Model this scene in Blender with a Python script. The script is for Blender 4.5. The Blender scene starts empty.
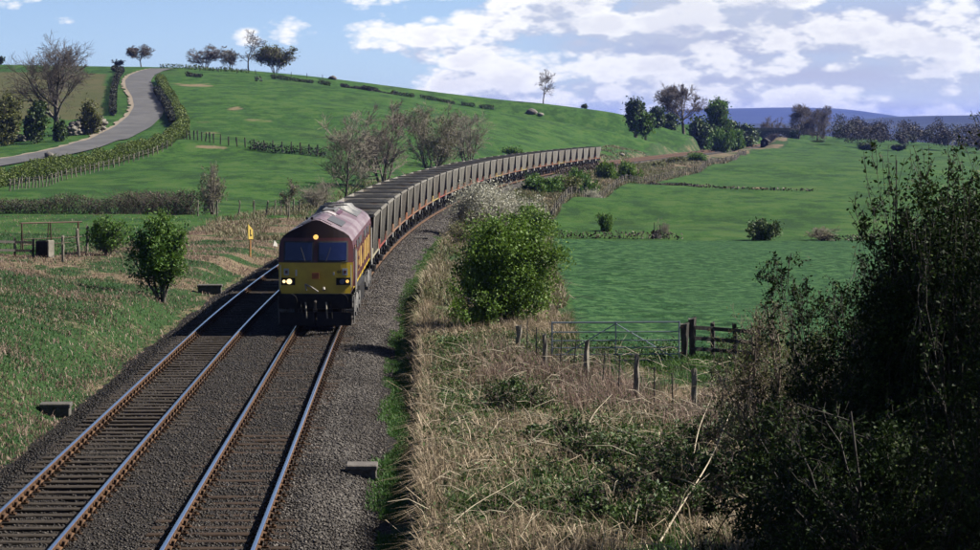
import bpy, math, random
import numpy as np
from mathutils import Vector, Matrix

# ------------------------------------------------------------------ camera, sky, sun, exposure
FPX, HZ, PITCH = 2400.0, 7.04, math.atan(152/2400.0)
SC = bpy.context.scene
COL = SC.collection
random.seed(7)
RNG = np.random.default_rng(7)

cam = bpy.data.cameras.new('camera'); camo = bpy.data.objects.new('camera', cam); COL.objects.link(camo)
camo.location = (0, 0, HZ); camo.rotation_euler = (math.pi/2-PITCH, 0, 0)
cam.sensor_width = 36; cam.lens = 36*FPX/980; cam.clip_start = .5; cam.clip_end = 60000
SC.camera = camo

SUN_EL, SUN_AZ = math.radians(41), math.radians(78)      # azimuth of the sun measured from +Y towards +X
w = bpy.data.worlds.new("World"); SC.world = w; w.use_nodes = True
nt = w.node_tree; nt.nodes.clear()
def nd(t, typ, **kw):
    n = t.nodes.new(typ)
    for k, v in kw.items(): setattr(n, k, v)
    return n
def mth(t, op, a, b=None, c=None, clamp=False):
    n = nd(t, 'ShaderNodeMath', operation=op); n.use_clamp = clamp
    for i, v in enumerate((a, b, c)):
        if v is None: continue
        if isinstance(v, (int, float)): n.inputs[i].default_value = v
        else: t.links.new(v, n.inputs[i])
    return n.outputs[0]
def ramp(t, v, lo, hi, a=0., b=1., smooth=True):
    n = nd(t, 'ShaderNodeMapRange', interpolation_type='SMOOTHSTEP' if smooth else 'LINEAR')
    t.links.new(v, n.inputs[0])
    for i, x in zip((1, 2, 3, 4), (lo, hi, a, b)): n.inputs[i].default_value = x
    return n.outputs[0]
ALB = [1.0]                        # scale of the surface colours (set once the sky is done)
def mixc(t, f, a, b):
    n = nd(t, 'ShaderNodeMix', data_type='RGBA'); n.clamp_factor = True
    for s, v in ((n.inputs[0], f), (n.inputs[6], a), (n.inputs[7], b)):
        if isinstance(v, (int, float)): s.default_value = v
        elif isinstance(v, tuple): s.default_value = (*[q*ALB[0] for q in v[:3]], 1)
        else: t.links.new(v, s)
    return n.outputs[2]
def noise(t, vec, scale, detail=4, rough=.55, dist=0., lac=2.0):
    n = nd(t, 'ShaderNodeTexNoise'); n.inputs['Scale'].default_value = scale; n.inputs['Detail'].default_value = detail
    n.inputs['Roughness'].default_value = rough; n.inputs['Distortion'].default_value = dist; n.inputs['Lacunarity'].default_value = lac
    if vec is not None: t.links.new(vec, n.inputs['Vector'])
    return n.outputs['Fac']

SKY_STRENGTH = .056
sky = nd(nt, 'ShaderNodeTexSky', sky_type='NISHITA'); sky.sun_disc = False
sky.sun_elevation = SUN_EL; sky.sun_rotation = SUN_AZ; sky.air_density = .34; sky.dust_density = .55; sky.ozone_density = 1.4
tc = nd(nt, 'ShaderNodeTexCoord'); sp = nd(nt, 'ShaderNodeSeparateXYZ'); nt.links.new(tc.outputs['Generated'], sp.inputs[0])
az = mth(nt, 'ARCTAN2', sp.outputs[0], sp.outputs[1]); el = mth(nt, 'ARCSINE', sp.outputs[2])
def cloud_field(daz, dele, sx, sy, detail, rough):
    cv = nd(nt, 'ShaderNodeCombineXYZ')
    nt.links.new(mth(nt, 'MULTIPLY', mth(nt, 'ADD', az, daz), sx), cv.inputs[0])
    nt.links.new(mth(nt, 'MULTIPLY', mth(nt, 'ADD', el, dele), sy), cv.inputs[1])
    cv.inputs[2].default_value = 3.7
    return noise(nt, cv.outputs[0], 1.0, detail, rough, .25)
def cvec(sx, sy, dz, daz=0., dele=0.):
    cv = nd(nt, 'ShaderNodeCombineXYZ')
    nt.links.new(mth(nt, 'MULTIPLY', mth(nt, 'ADD', az, daz), sx), cv.inputs[0]); nt.links.new(mth(nt, 'MULTIPLY', mth(nt, 'ADD', el, dele), sy), cv.inputs[1])
    cv.inputs[2].default_value = dz; return cv.outputs[0]
def puffs(daz, dele):
    """billowing cumulus: large shapes broken into rounded heads"""
    v = nd(nt, 'ShaderNodeTexVoronoi', feature='F1'); v.inputs['Scale'].default_value = 1.; v.inputs['Detail'].default_value = 3; v.inputs['Roughness'].default_value = .55; v.inputs['Lacunarity'].default_value = 2.3
    nt.links.new(cvec(30, 66, 1.3, daz, dele), v.inputs['Vector'])
    big = noise(nt, cvec(10, 34, 3.7, daz, dele), 1., 3, .5)
    return mth(nt, 'ADD', mth(nt, 'MULTIPLY', big, 1.0), mth(nt, 'MULTIPLY', v.outputs['Distance'], -.30))
c_hi = puffs(0, 0); c_sh = puffs(.005, .0075); c_lo = noise(nt, cvec(4.2, 13, 9.1), 1., 2, .5)
clear = mth(nt, 'MULTIPLY', ramp(nt, az, -.9, -.45), ramp(nt, az, -.075, .005, 1, 0))   # an open quarter of the sky
cov = mth(nt, 'ADD', mth(nt, 'MULTIPLY', c_lo, .26), mth(nt, 'MULTIPLY', clear, -.24))
dens = mth(nt, 'ADD', mth(nt, 'ADD', c_hi, cov), ramp(nt, el, .022, .0, 0, .05))
low = ramp(nt, el, .14, .05)                     # clouds lie low; overhead the sky is open
mask = mth(nt, 'MULTIPLY', ramp(nt, dens, .22, .345), low)
thick = ramp(nt, dens, .34, .48)
lit = ramp(nt, mth(nt, 'SUBTRACT', c_hi, c_sh), -.11, .035)
ccol = mixc(nt, lit, (.46, .51, .62), (.88, .88, .87))
ccol = mixc(nt, mth(nt, 'MULTIPLY', thick, .35), ccol, (.46, .48, .60))
veil = mth(nt, 'MULTIPLY', mth(nt, 'MULTIPLY', ramp(nt, az, -.02, .09), ramp(nt, az, 1.2, .5)), mth(nt, 'MULTIPLY', ramp(nt, el, .070, .035), ramp(nt, noise(nt, cvec(7, 60, 2.2), 1., 4, .5), .25, .6, .45, .95)))
tint = nd(nt, 'ShaderNodeVectorMath', operation='MULTIPLY'); nt.links.new(sky.outputs[0], tint.inputs[0]); tint.inputs[1].default_value = (1.03, 1.04, 1.0)
skyc = nd(nt, 'ShaderNodeVectorMath', operation='SCALE'); nt.links.new(tint.outputs[0], skyc.inputs[0]); skyc.inputs['Scale'].default_value = SKY_STRENGTH
cl2 = nd(nt, 'ShaderNodeVectorMath', operation='SCALE'); nt.links.new(ccol, cl2.inputs[0]); cl2.inputs['Scale'].default_value = .41
veil_c = mixc(nt, ramp(nt, el, .0, .035), (.195, .203, .245), (.160, .170, .225))          # lavender grey stratus to one side
fin = mixc(nt, veil, skyc.outputs[0], veil_c)
fin = mixc(nt, mth(nt, 'MULTIPLY', mask, mth(nt, 'SUBTRACT', 1., mth(nt, 'MULTIPLY', veil, .22))), fin, cl2.outputs[0])
bg = nd(nt, 'ShaderNodeBackground'); bg.inputs['Strength'].default_value = 1.0
nt.links.new(fin, bg.inputs[0])
w.cycles.sampling_method = 'MANUAL'; w.cycles.sample_map_resolution = 512
wo = nd(nt, 'ShaderNodeOutputWorld'); nt.links.new(bg.outputs[0], wo.inputs[0])

sl = bpy.data.lights.new('sun', 'SUN'); sl.energy = 5.0; sl.angle = math.radians(.53); sl.color = (1, .94, .83)
so = bpy.data.objects.new('sun', sl); COL.objects.link(so)
sv = Vector((math.cos(SUN_EL)*math.sin(SUN_AZ), math.cos(SUN_EL)*math.cos(SUN_AZ), math.sin(SUN_EL)))
so.rotation_euler = sv.to_track_quat('Z', 'Y').to_euler(); so.location = sv*200
SC.view_settings.view_transform = 'Standard'; SC.view_settings.look = 'None'
SC.view_settings.exposure = 1.6; SC.view_settings.gamma = 1.0; SC.view_settings.use_curve_mapping = False
SC.render.engine = 'CYCLES'
SC.cycles.max_bounces = 6; SC.cycles.diffuse_bounces = 2; SC.cycles.glossy_bounces = 2; SC.cycles.transmission_bounces = 4
SC.cycles.volume_bounces = 0; SC.cycles.transparent_max_bounces = 8
SC.cycles.use_denoising = True

# ------------------------------------------------------------------ objects, tags, meshes
def tag(o, label=None, cat=None, group=None, kind=None):
    if label: o['label'] = label
    if cat: o['category'] = cat
    if group: o['group'] = group
    if kind: o['kind'] = kind
    return o
def empty(name, loc=(0, 0, 0), rz=0., label=None, cat=None, group=None, kind=None):
    o = bpy.data.objects.new(name, None); o.empty_display_size = .3
    o.location = loc; o.rotation_euler = (0, 0, rz); COL.objects.link(o)
    return tag(o, label, cat, group, kind)
def link(name, me, mats=None, parent=None, loc=None, rz=None):
    o = bpy.data.objects.new(name, me)
    if mats is not None and len(me.materials) == 0:
        for m in (mats if isinstance(mats, (list, tuple)) else [mats]): me.materials.append(m)
    COL.objects.link(o)
    if parent is not None: o.parent = parent
    if loc is not None: o.location = loc
    if rz is not None: o.rotation_euler = (0, 0, rz)
    return o
def copy_tree(o, parent=None):
    c = o.copy(); COL.objects.link(c)
    if parent is not None:
        c.parent = parent; c.matrix_parent_inverse = o.matrix_parent_inverse
    for ch in KIDS.get(o.name, [k for k in o.children]): copy_tree(ch, c)
    return c
KIDS = {}
def npmesh(name, V, F, attrs=None, smooth=False, midx=None):
    """V (n,3); F list of (m,k) index arrays."""
    me = bpy.data.meshes.new(name)
    V = np.asarray(V, dtype=np.float32)
    F = [np.asarray(f, dtype=np.int32) for f in F if len(f)]
    me.vertices.add(len(V)); me.vertices.foreach_set('co', V.ravel())
    nl = sum(f.size for f in F); npol = sum(len(f) for f in F)
    me.loops.add(nl); me.loops.foreach_set('vertex_index', np.concatenate([f.ravel() for f in F]))
    me.polygons.add(npol)
    tot = np.concatenate([np.full(len(f), f.shape[1], np.int32) for f in F])
    st = np.concatenate([[0], np.cumsum(tot)[:-1]]).astype(np.int32)
    me.polygons.foreach_set('loop_start', st)
    try: me.polygons.foreach_set('loop_total', tot)
    except Exception: pass
    if smooth: me.polygons.foreach_set('use_smooth', np.ones(npol, bool))
    if midx is not None: me.polygons.foreach_set('material_index', np.asarray(midx, np.int32))
    for k, a in (attrs or {}).items():
        at = me.attributes.new(k, 'FLOAT', 'POINT'); at.data.foreach_set('value', np.asarray(a, np.float32))
    me.update(calc_edges=True)
    return me
class MB:
    def __init__(s): s.v = []; s.f = []; s.m = []; s.mi = 0
    def add(s, vs, fs):
        b = len(s.v); s.v += [tuple(v) for v in vs]
        for f in fs: s.f.append(tuple(b+i for i in f)); s.m.append(s.mi)
        return s
    def box(s, c, d, rz=0, ry=0, rx=0):
        R = Matrix.Rotation(rz, 3, 'Z') @ Matrix.Rotation(ry, 3, 'Y') @ Matrix.Rotation(rx, 3, 'X')
        C = Vector(c); x, y, z = d[0]/2, d[1]/2, d[2]/2
        vs = [C + R @ Vector(p) for p in ((-x,-y,-z),(x,-y,-z),(x,y,-z),(-x,y,-z),(-x,-y,z),(x,-y,z),(x,y,z),(-x,y,z))]
        return s.add(vs, [(0,3,2,1),(4,5,6,7),(0,1,5,4),(1,2,6,5),(2,3,7,6),(3,0,4,7)])
    def bbox(s, c, d, b=.02):
        """box with bevelled vertical and top edges"""
        x, y, z = d[0]/2, d[1]/2, d[2]/2
        def ring(xx, yy, zz, cb):
            return [(-xx+cb,-yy,zz),(xx-cb,-yy,zz),(xx,-yy+cb,zz),(xx,yy-cb,zz),(xx-cb,yy,zz),(-xx+cb,yy,zz),(-xx,yy-cb,zz),(-xx,-yy+cb,zz)]
        R = [ring(x,y,-z,b), ring(x,y,z-b,b), ring(x-b,y-b,z,b)]
        vs = [(p[0]+c[0],p[1]+c[1],p[2]+c[2]) for r in R for p in r]
        fs = [tuple(range(7,-1,-1)), tuple(range(16,24))]
        for k in (0, 8):
            for i in range(8): j = (i+1) % 8; fs.append((k+i,k+j,k+8+j,k+8+i))
        return s.add(vs, fs)
    def tube(s, p0, p1, r0, r1=None, n=8, cap=True):
        p0, p1 = Vector(p0), Vector(p1); r1 = r0 if r1 is None else r1
        d = (p1-p0).normalized(); a = Vector((0,0,1)) if abs(d.z) < .9 else Vector((1,0,0))
        u = d.cross(a).normalized(); v = d.cross(u)
        vs = []
        for P, r in ((p0, r0), (p1, r1)):
            for i in range(n):
                t = 2*math.pi*i/n; vs.append(P + u*(r*math.cos(t)) + v*(r*math.sin(t)))
        fs = [(i, n+i, n+(i+1) % n, (i+1) % n) for i in range(n)]
        if cap: fs += [tuple(range(n)), tuple(range(2*n-1, n-1, -1))]
        return s.add(vs, fs)
    def poly_x(s, pts, x0, x1):
        """prism: polygon of (y,z) extruded along x"""
        n = len(pts); vs = [(x0, p[0], p[1]) for p in pts] + [(x1, p[0], p[1]) for p in pts]
        return s.add(vs, [tuple(range(n-1,-1,-1)), tuple(range(n,2*n))] + [(i,(i+1)%n,n+(i+1)%n,n+i) for i in range(n)])
    def poly_y(s, pts, y0, y1):
        n = len(pts); vs = [(p[0], y0, p[1]) for p in pts] + [(p[0], y1, p[1]) for p in pts]
        return s.add(vs, [tuple(range(n)), tuple(range(2*n-1,n-1,-1))] + [(i,n+i,n+(i+1)%n,(i+1)%n) for i in range(n)])
    def mesh(s, name, smooth=False):
        me = bpy.data.meshes.new(name); me.from_pydata(s.v, [], s.f)
        me.polygons.foreach_set('material_index', np.array(s.m, np.int32))
        if smooth: me.polygons.foreach_set('use_smooth', np.ones(len(s.f), bool))
        me.update(); return me
    def build(s, name, mats, parent=None, smooth=False, loc=None, rz=None): return link(name, s.mesh(name, smooth), mats, parent, loc, rz)

# ------------------------------------------------------------------ materials
def mat(name, c, rough=.6, metal=0., c2=None, scale=4., lo=.35, hi=.65, bump=0., bscale=None, coord='Object', detail=5, spec=.5, stretch=None, c3=None, s3=1., emit=None):
    m = bpy.data.materials.new(name); m.use_nodes = True; t = m.node_tree; b = t.nodes['Principled BSDF']
    k = 1. if metal > .9 or emit else ALB[0]
    b.inputs['Base Color'].default_value = (*[q*k for q in c], 1); b.inputs['Roughness'].default_value = rough; b.inputs['Metallic'].default_value = metal
    b.inputs['Specular IOR Level'].default_value = spec
    vec = None
    if c2 or bump or c3:
        co = nd(t, 'ShaderNodeTexCoord'); vec = co.outputs[coord]
        if coord == 'Object' and stretch or stretch:
            mp = nd(t, 'ShaderNodeMapping'); mp.inputs['Scale'].default_value = stretch; t.links.new(vec, mp.inputs[0]); vec = mp.outputs[0]
    col = c
    if c2: col = mixc(t, ramp(t, noise(t, vec, scale, detail), lo, hi), c, c2)
    if c3: col = mixc(t, ramp(t, noise(t, vec, s3, 6, .65), .5, .68), col, c3)
    if c2 or c3: t.links.new(col, b.inputs['Base Color'])
    if bump:
        bn = nd(t, 'ShaderNodeBump'); bn.inputs['Strength'].default_value = bump; bn.inputs['Distance'].default_value = .03
        t.links.new(noise(t, vec, bscale or scale*4, 5), bn.inputs['Height']); t.links.new(bn.outputs[0], b.inputs['Normal'])
    if emit:
        b.inputs['Emission Color'].default_value = (*emit[0], 1); b.inputs['Emission Strength'].default_value = emit[1]
    return m
def leafmat(name, c1, c2, c3=None, trans=.25, gain=1.75, spec=.2):
    """foliage: colour varies leaf by leaf through the 'tone' attribute"""
    m = bpy.data.materials.new(name); m.use_nodes = True; t = m.node_tree; b = t.nodes['Principled BSDF']
    c1, c2 = tuple(q*gain for q in c1), tuple(q*gain for q in c2); c3 = c3 and tuple(q*gain for q in c3)
    a = nd(t, 'ShaderNodeAttribute', attribute_name='tone')
    col = mixc(t, ramp(t, a.outputs['Fac'], 0, .7 if c3 else 1, smooth=False), c1, c2)
    if c3: col = mixc(t, ramp(t, a.outputs['Fac'], .7, 1, smooth=False), col, c3)
    t.links.new(col, b.inputs['Base Color']); b.inputs['Roughness'].default_value = .6; b.inputs['Specular IOR Level'].default_value = spec
    if trans:
        tr = nd(t, 'ShaderNodeBsdfTranslucent'); t.links.new(col, tr.inputs[0])
        mx = nd(t, 'ShaderNodeMixShader'); mx.inputs[0].default_value = trans
        t.links.new(b.outputs[0], mx.inputs[1]); t.links.new(tr.outputs[0], mx.inputs[2])
        t.links.new(mx.outputs[0], t.nodes['Material Output'].inputs['Surface'])
    return m

M = {}; ALB[0] = .41
M['bark'] = mat('bark', (.10,.085,.07), .9, c2=(.22,.19,.15), scale=6, bump=.5)
M['bark_pale'] = mat('bark_pale', (.22,.19,.15), .9, c2=(.33,.29,.23), scale=6, bump=.4)
M['twig_red'] = mat('twig_red', (.20,.155,.13), .9, c2=(.31,.25,.21), scale=1.5)
M['twig_grey'] = mat('twig_grey', (.28,.245,.19), .9, c2=(.42,.37,.29), scale=1.5)
M['twig_brown'] = mat('twig_brown', (.11,.085,.075), .9, c2=(.19,.15,.125), scale=1.2)
M['twig_hedge'] = mat('twig_hedge', (.06,.042,.033), .9, c2=(.16,.115,.088), scale=1.2)
M['twig_dark'] = mat('twig_dark', (.028,.022,.018), .9, c2=(.05,.04,.032), scale=3)
M['leaf_bright'] = leafmat('leaf_bright', (.05,.105,.014), (.115,.20,.026), (.21,.29,.05), .3)
M['leaf_mid'] = leafmat('leaf_mid', (.045,.11,.018), (.09,.17,.026), (.16,.24,.045), .3)
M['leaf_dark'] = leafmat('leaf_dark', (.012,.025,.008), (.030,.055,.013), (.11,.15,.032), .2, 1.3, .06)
M['leaf_ever'] = leafmat('leaf_ever', (.030,.055,.016), (.055,.092,.024), (.10,.14,.035), .2)
M['leaf_olive'] = leafmat('leaf_olive', (.07,.08,.024), (.12,.13,.04), (.18,.18,.065), .25)
M['leaf_budding'] = leafmat('leaf_budding', (.10,.085,.045), (.13,.14,.05), (.16,.19,.06), .2)
M['blossom'] = leafmat('blossom', (.20,.20,.13), (.46,.45,.38), (.80,.78,.70), .3)
M['hedge_brown'] = leafmat('hedge_brown', (.012,.010,.008), (.075,.056,.040), (.15,.115,.085), .05)
M['hedge_green'] = leafmat('hedge_green', (.045,.075,.012), (.09,.13,.02), (.15,.18,.035), .2)
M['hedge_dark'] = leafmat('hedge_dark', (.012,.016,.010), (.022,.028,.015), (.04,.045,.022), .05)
M['wood_far'] = leafmat('wood_far', (.035,.030,.032), (.062,.052,.052), (.035,.06,.03), .1, 1.3)
M['post'] = mat('post', (.16,.135,.105), .9, c2=(.36,.32,.25), scale=5, bump=.6, stretch=(4,4,.6))
M['post_dark'] = mat('post_dark', (.03,.026,.022), .9, c2=(.075,.065,.05), scale=5, bump=.6, stretch=(4,4,.6))
M['wire'] = mat('wire', (.20,.18,.16), .6, .6)
M['galv'] = mat('galv', (.27,.33,.40), .42, .55, c2=(.36,.42,.48), scale=9)
M['rust_steel'] = mat('rust_steel', (.075,.03,.018), .8, .2, c2=(.13,.055,.03), scale=14)
M['black'] = mat('black', (.012,.012,.013), .75, spec=.15, c2=(.03,.027,.024), scale=6)
M['wheel'] = mat('wheel', (.035,.03,.027), .6, .3, c2=(.07,.05,.035), scale=7)
M['stone'] = mat('stone', (.22,.20,.16), .9, c2=(.34,.31,.26), scale=2.5, bump=.7)
M['stone_dark'] = mat('stone_dark', (.10,.09,.08), .9, c2=(.2,.18,.155), scale=2.0, bump=.7)
M['concrete'] = mat('concrete', (.13,.11,.10), .9, c2=(.21,.185,.165), scale=4, bump=.5, c3=(.07,.065,.055), s3=2.2)
M['concrete_dark'] = mat('concrete_dark', (.075,.068,.06), .9, c2=(.13,.12,.10), scale=4, bump=.5)

# ------------------------------------------------------------------ the line of the railway
Y0C, S0, KC, Y1C = 73.5, -.0301, 6.12e-4, 431.0
def xrail(y):                     # right-hand running rail of the nearer track
    y = np.asarray(y, float)
    a = -4.95 + S0*(np.minimum(y, Y1C)-Y0C) + .5*KC*np.clip(np.minimum(y, Y1C)-Y0C, 0, None)**2
    return a + np.clip(y-Y1C, 0, None)*.1900
def xslope(y):
    y = np.asarray(y, float); return np.where(y < Y1C, S0 + KC*np.clip(y-Y0C, 0, None), .19)
def xc(y): return xrail(y) - .753
_yy = np.arange(-60, 1500, .25); _ss = np.concatenate([[0], np.cumsum(np.hypot(np.diff(_yy), np.diff(xc(_yy))))])
def y_at_s(s): return np.interp(s, _ss, _yy)
def s_at_y(y): return np.interp(y, _yy, _ss)
def trk(y, d, z=0.):              # a point d metres to the right of the nearer track's centre line
    sl_ = xslope(y); c = 1/np.sqrt(1+sl_*sl_)
    return np.stack([xc(y)+d*c, y-d*sl_*c, np.zeros_like(xc(y))+z], -1)
def lat(x, y):
    return (x-xc(y))/np.sqrt(1+xslope(y)**2)
TRACK2 = -3.36

# ------------------------------------------------------------------ terrain height
CP, SP = math.cos(PITCH), math.sin(PITCH)
def ray(px, py):
    cx, cy = (px-490)/FPX, (275-py)/FPX
    d = np.array([cx, CP+cy*SP, -SP+cy*CP]); return d/d[1]
def PX(px, py, Y):
    d = ray(px, py); return (d[0]*Y, Y, HZ+d[2]*Y)
ctl = []
for a in [(0,163,310),(60,153,330),(100,141,360),(140,124,400),(150,105,450),(140,88,510),(143,76,570),(160,69,620),
          (60,135,375),(10,140,370),(60,100,470),(10,75,600),(60,66,640),(0,65,640),(-80,65,640),(200,68,640),(300,75,640),
          (-90,170,300),(-90,110,450),
          (250,140,370),(250,110,450),(250,85,550),(350,150,350),(350,110,460),(350,88,560),(450,130,440),(450,105,560),
          (395,86.5,640),(470,96,640),(540,103,640),(540,125,530),(540,150,445),(620,114,640),(620,135,550),(700,126,740),(700,140,700),
          (50,190,230),(200,175,270),(200,150,340),(0,188,260),(100,170,300),(170,142,345),(300,160,330),(320,175,280),
          (546,226,230),(590,206,290),(640,185,350),(700,172,420),(735,160,520),
          (700,200,268),(800,200,268),(620,210,245),(760,188,325),(850,185,335),(800,165,440),(850,150,640),(780,151,640),(930,160,560),(970,170,480),
          (1060,175,470),(1060,190,330),(820,143,730),(900,155,690),(562,364,68),(680,364,68),(800,362,68),(820,240,184),(650,240,184),(565,240,184),(1000,240,184),
          (650,300,102),(850,300,102),(0,213,196),(100,213,196),(220,214,188),(300,214,195),(0,225,165),(-90,215,190)]:
    ctl.append(PX(*a))
def PZ(px, py, z):
    d = ray(px, py); Y = (z-HZ)/d[2]; return (d[0]*Y, Y, z)
for a in [(0,400,.35),(0,330,1.0),(0,272,1.15),(100,300,.65),(160,298,.15),(200,262,.2),(0,250,.75),(100,252,.5),(250,256,.05),(-90,330,1.6),(-90,260,1.3),(290,225,-.05)]:
    ctl.append(PZ(*a))
for y in (20, 45, 70, 100, 150, 200, 260, 330, 420, 480, 540, 600, 660, 720, 780, 840, 950):
    for d, z in ((-7.0, -.3 if y < 220 else .1), (4.3, .46 if y < 110 else (-.2 if y < 160 else (-.7 if y < 640 else .2)))):
        p = trk(float(y), d); ctl.append((p[0], p[1], z))
for y, a, b in ((600, 2.3, 6.0), (660, 2.3, 5.6), (720, 2.6, 5.0), (780, 3.0, 4.4), (840, 3.2, 3.8)):
    for d, z in ((-18, a), (-48, b)): p = trk(float(y), d); ctl.append((p[0], p[1], z))
for d, z in ((-14, 4.2), (-28, 4.2), (10, 3.4), (24, 2.2), (45, .6)): p = trk(862., d); ctl.append((p[0], p[1], z))
ctl += [(8,15,.9),(8,30,.7),(12,45,.4),(-25,20,1.6),(-20,40,1.2),(30,30,.8),(60,70,-.1),(0,0,.6),(-90,60,2),(-120,200,2),
        (-250,900,15),(-100,900,11),(0,900,4),(40,900,2.0),(150,900,-6),(230,900,-12),(230,700,-5),(20,760,2.5),(-60,780,10)]
ctl = np.array(ctl)
CS = 120.0
def _tps_fit():
    P = ctl[:, :2]/CS; n = len(P)
    r2 = ((P[:, None]-P[None])**2).sum(-1)
    K = .5*r2*np.log(r2+1e-12) + np.eye(n)*2e-4
    Q = np.c_[np.ones(n), P]; A = np.block([[K, Q], [Q.T, np.zeros((3, 3))]])
    return np.linalg.solve(A, np.r_[ctl[:, 2], 0, 0, 0])
_W = _tps_fit()
def sstep(a, b, x): t = np.clip((x-a)/(b-a), 0, 1); return t*t*(3-2*t)
def tps(x, y):
    P = ctl[:, :2]/CS; out = np.empty(len(x))
    for i in range(0, len(x), 20000):
        q = np.c_[x[i:i+20000], y[i:i+20000]]/CS
        r2 = ((q[:, None]-P[None])**2).sum(-1)
        out[i:i+20000] = (.5*r2*np.log(r2+1e-12)) @ _W[:-3] + _W[-3] + q @ _W[-2:]
    return out
def vnoise(x, y, seed=0):
    """cheap smooth value noise"""
    def h(i, j):
        n = (i.astype(np.int64)*374761393 + j.astype(np.int64)*668265263 + seed*1442695041) & 0x7fffffff
        n = ((n ^ (n >> 13))*1274126177) & 0x7fffffff; return ((n ^ (n >> 16)) & 0xffff)/65535.
    i, j = np.floor(x), np.floor(y); fx, fy = x-i, y-j; fx = fx*fx*(3-2*fx); fy = fy*fy*(3-2*fy)
    return (h(i,j)*(1-fx)+h(i+1,j)*fx)*(1-fy)+(h(i,j+1)*(1-fx)+h(i+1,j+1)*fx)*fy
def zfar(x, y):
    z = -38+6*np.sin(x/700.)*np.cos(y/900.)
    z = z + 62*np.exp(-((y-5200)/700)**2)*(.55+.45*sstep(200, 1300, x))*(1+.06*np.sin(x/160.)+.05*np.sin(x/67.+1))
    z = z + 107*np.exp(-((y-10200)/900)**2)*sstep(300, 1000, x)*(1-.55*sstep(1430, 1950, x))*(1+.02*np.sin(x/90.))
    z = z + 55*np.exp(-((y-10200)/900)**2)*(1-sstep(300, 1000, x))
    return z
def Zf(x, y):
    x = np.asarray(x, float); y = np.asarray(y, float); sh = x.shape; x = x.ravel(); y = y.ravel()
    yc = np.clip(y, -10, 1100); lim = .27*np.clip(yc, 0, None)+30
    z = tps(np.clip(x, -lim, lim), yc)
    f = sstep(820, 1400, y); z = z*(1-f)+zfar(x, y)*f
    d = lat(x, yc); near = sstep(110, 190, yc)
    wr = sstep(3.28, 3.62+3.4*near, d); wl = sstep(-5.6, -7.6, d)
    wgt = np.where(d > -1, wr, wl)
    wgt = np.maximum(wgt, sstep(950, 1100, y))
    und = (vnoise(x*.9, y*.9, 3)-.5)*.22+(vnoise(x*.25, y*.25, 5)-.5)*.3
    und = und*(1-sstep(60, 260, y)*.75)*sstep(1400, 900, y)
    und = und*np.where(d > 14, .3, np.where(d < -4, .5, .9))
    z = (z+und)*wgt+(-.47)*(1-wgt)
    return z.reshape(sh)
def Z1(x, y): return float(Zf(np.array([x]), np.array([y]))[0])
_ys = np.concatenate([np.geomspace(16, 1000, 1400)])
def hit(px, py):
    d = ray(px, py); x = d[0]*_ys; rz = HZ+d[2]*_ys; g = Zf(x, _ys)-rz
    k = np.argmax(g > 0)
    if g[k] <= 0: raise ValueError('no ground at %s %s' % (px, py))
    t = g[k-1]/(g[k-1]-g[k]) if k else 0
    Y = _ys[k-1]+t*(_ys[k]-_ys[k-1]) if k else _ys[0]
    return Vector((d[0]*Y, Y, Z1(d[0]*Y, Y)))
def at(px, Y):
    x = (px-490)/FPX*Y*1.002; return Vector((x, Y, Z1(x, Y)))
def ztop(py, Y): return HZ+ray(490, py)[2]*Y
def ppm(Y): return FPX/Y

# ------------------------------------------------------------------ ground sheet
def fence_x(y):                   # field boundary to the right of the line
    return np.interp(y, [0, 40, 55, 68, 150, 190, 230, 290, 350, 420, 520, 590, 700, 900], [10, 7.5, 4.5, 2.2, 3.5, 4.4, 5.4, 12.1, 21.9, 36.7, 53, 62, 84, 124])
FB = [hit(px, py) for px, py in ((-60,262),(0,255),(60,254),(110,250),(160,235),(215,222),(300,218))]
_fbx = np.array([p.x for p in FB]); _fby = np.array([p.y for p in FB])
ELL = []                          # bare or worn patches: x, y, half length, half width, strength
for px, py, hw, hh, s in ((196,85,24,2.2,.9),(235,109,9,2.6,.9),(258,120,17,2.4,.6),(208,133,16,1.8,.6),(205,122,14,1.6,.45),(285,126,6,1.5,.4),(212,147,22,2.0,1.),
                          (760,188,9,.9,1.2),(700,185,26,.6,.6),(800,188,40,.5,.5),(690,395,40,12,1.),(640,372,26,8,.7),(640,138,10,.8,.5),(585,130,8,.8,.4)):
    c = hit(px, py); u = hit(px, py-hh); ELL.append((c.x, c.y, hw/ppm(c.y), max(abs(u.y-c.y), .6), s))
road_px = [(-70,173),(-30,168.5),(0,163),(30,158.5),(60,153),(90,145.5),(115,136.5),(133,127.5),(145,117),(150,107),(147,97),(140,88),(138,81),(143,75),(152,71),(163,68.8)]
RD = [hit(*p) for p in road_px]
def road_line(n=260):
    P = np.array([[p.x, p.y] for p in RD]); t = np.concatenate([[0], np.cumsum(np.hypot(*np.diff(P, axis=0).T))])
    tt = np.linspace(0, t[-1], n); Q = np.c_[np.interp(tt, t, P[:, 0]), np.interp(tt, t, P[:, 1])]
    for _ in range(12): Q[1:-1] = .25*Q[:-2]+.5*Q[1:-1]+.25*Q[2:]
    return Q
RL = road_line()
def inpoly(x, y, poly):
    ins = np.zeros(len(x), bool); n = len(poly)
    for i in range(n):
        x1, y1 = poly[i]; x2, y2 = poly[(i+1) % n]
        c = ((y1 > y) != (y2 > y)); ins ^= c & (x < (x2-x1)*(y-y1)/((y2-y1) if y2 != y1 else 1e-9)+x1)
    return ins
def pix_poly(pts): return [tuple(hit(*p)[:2]) for p in pts]
TILL = pix_poly([(-60,78),(0,72),(60,72),(106,74),(104,95),(102,117),(70,120),(40,116),(0,124),(-60,130)])
CROP = [(2.6,69.2),(4.6,183),(90,183),(90,66),(9,66.5),(5.4,68.6)]
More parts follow.
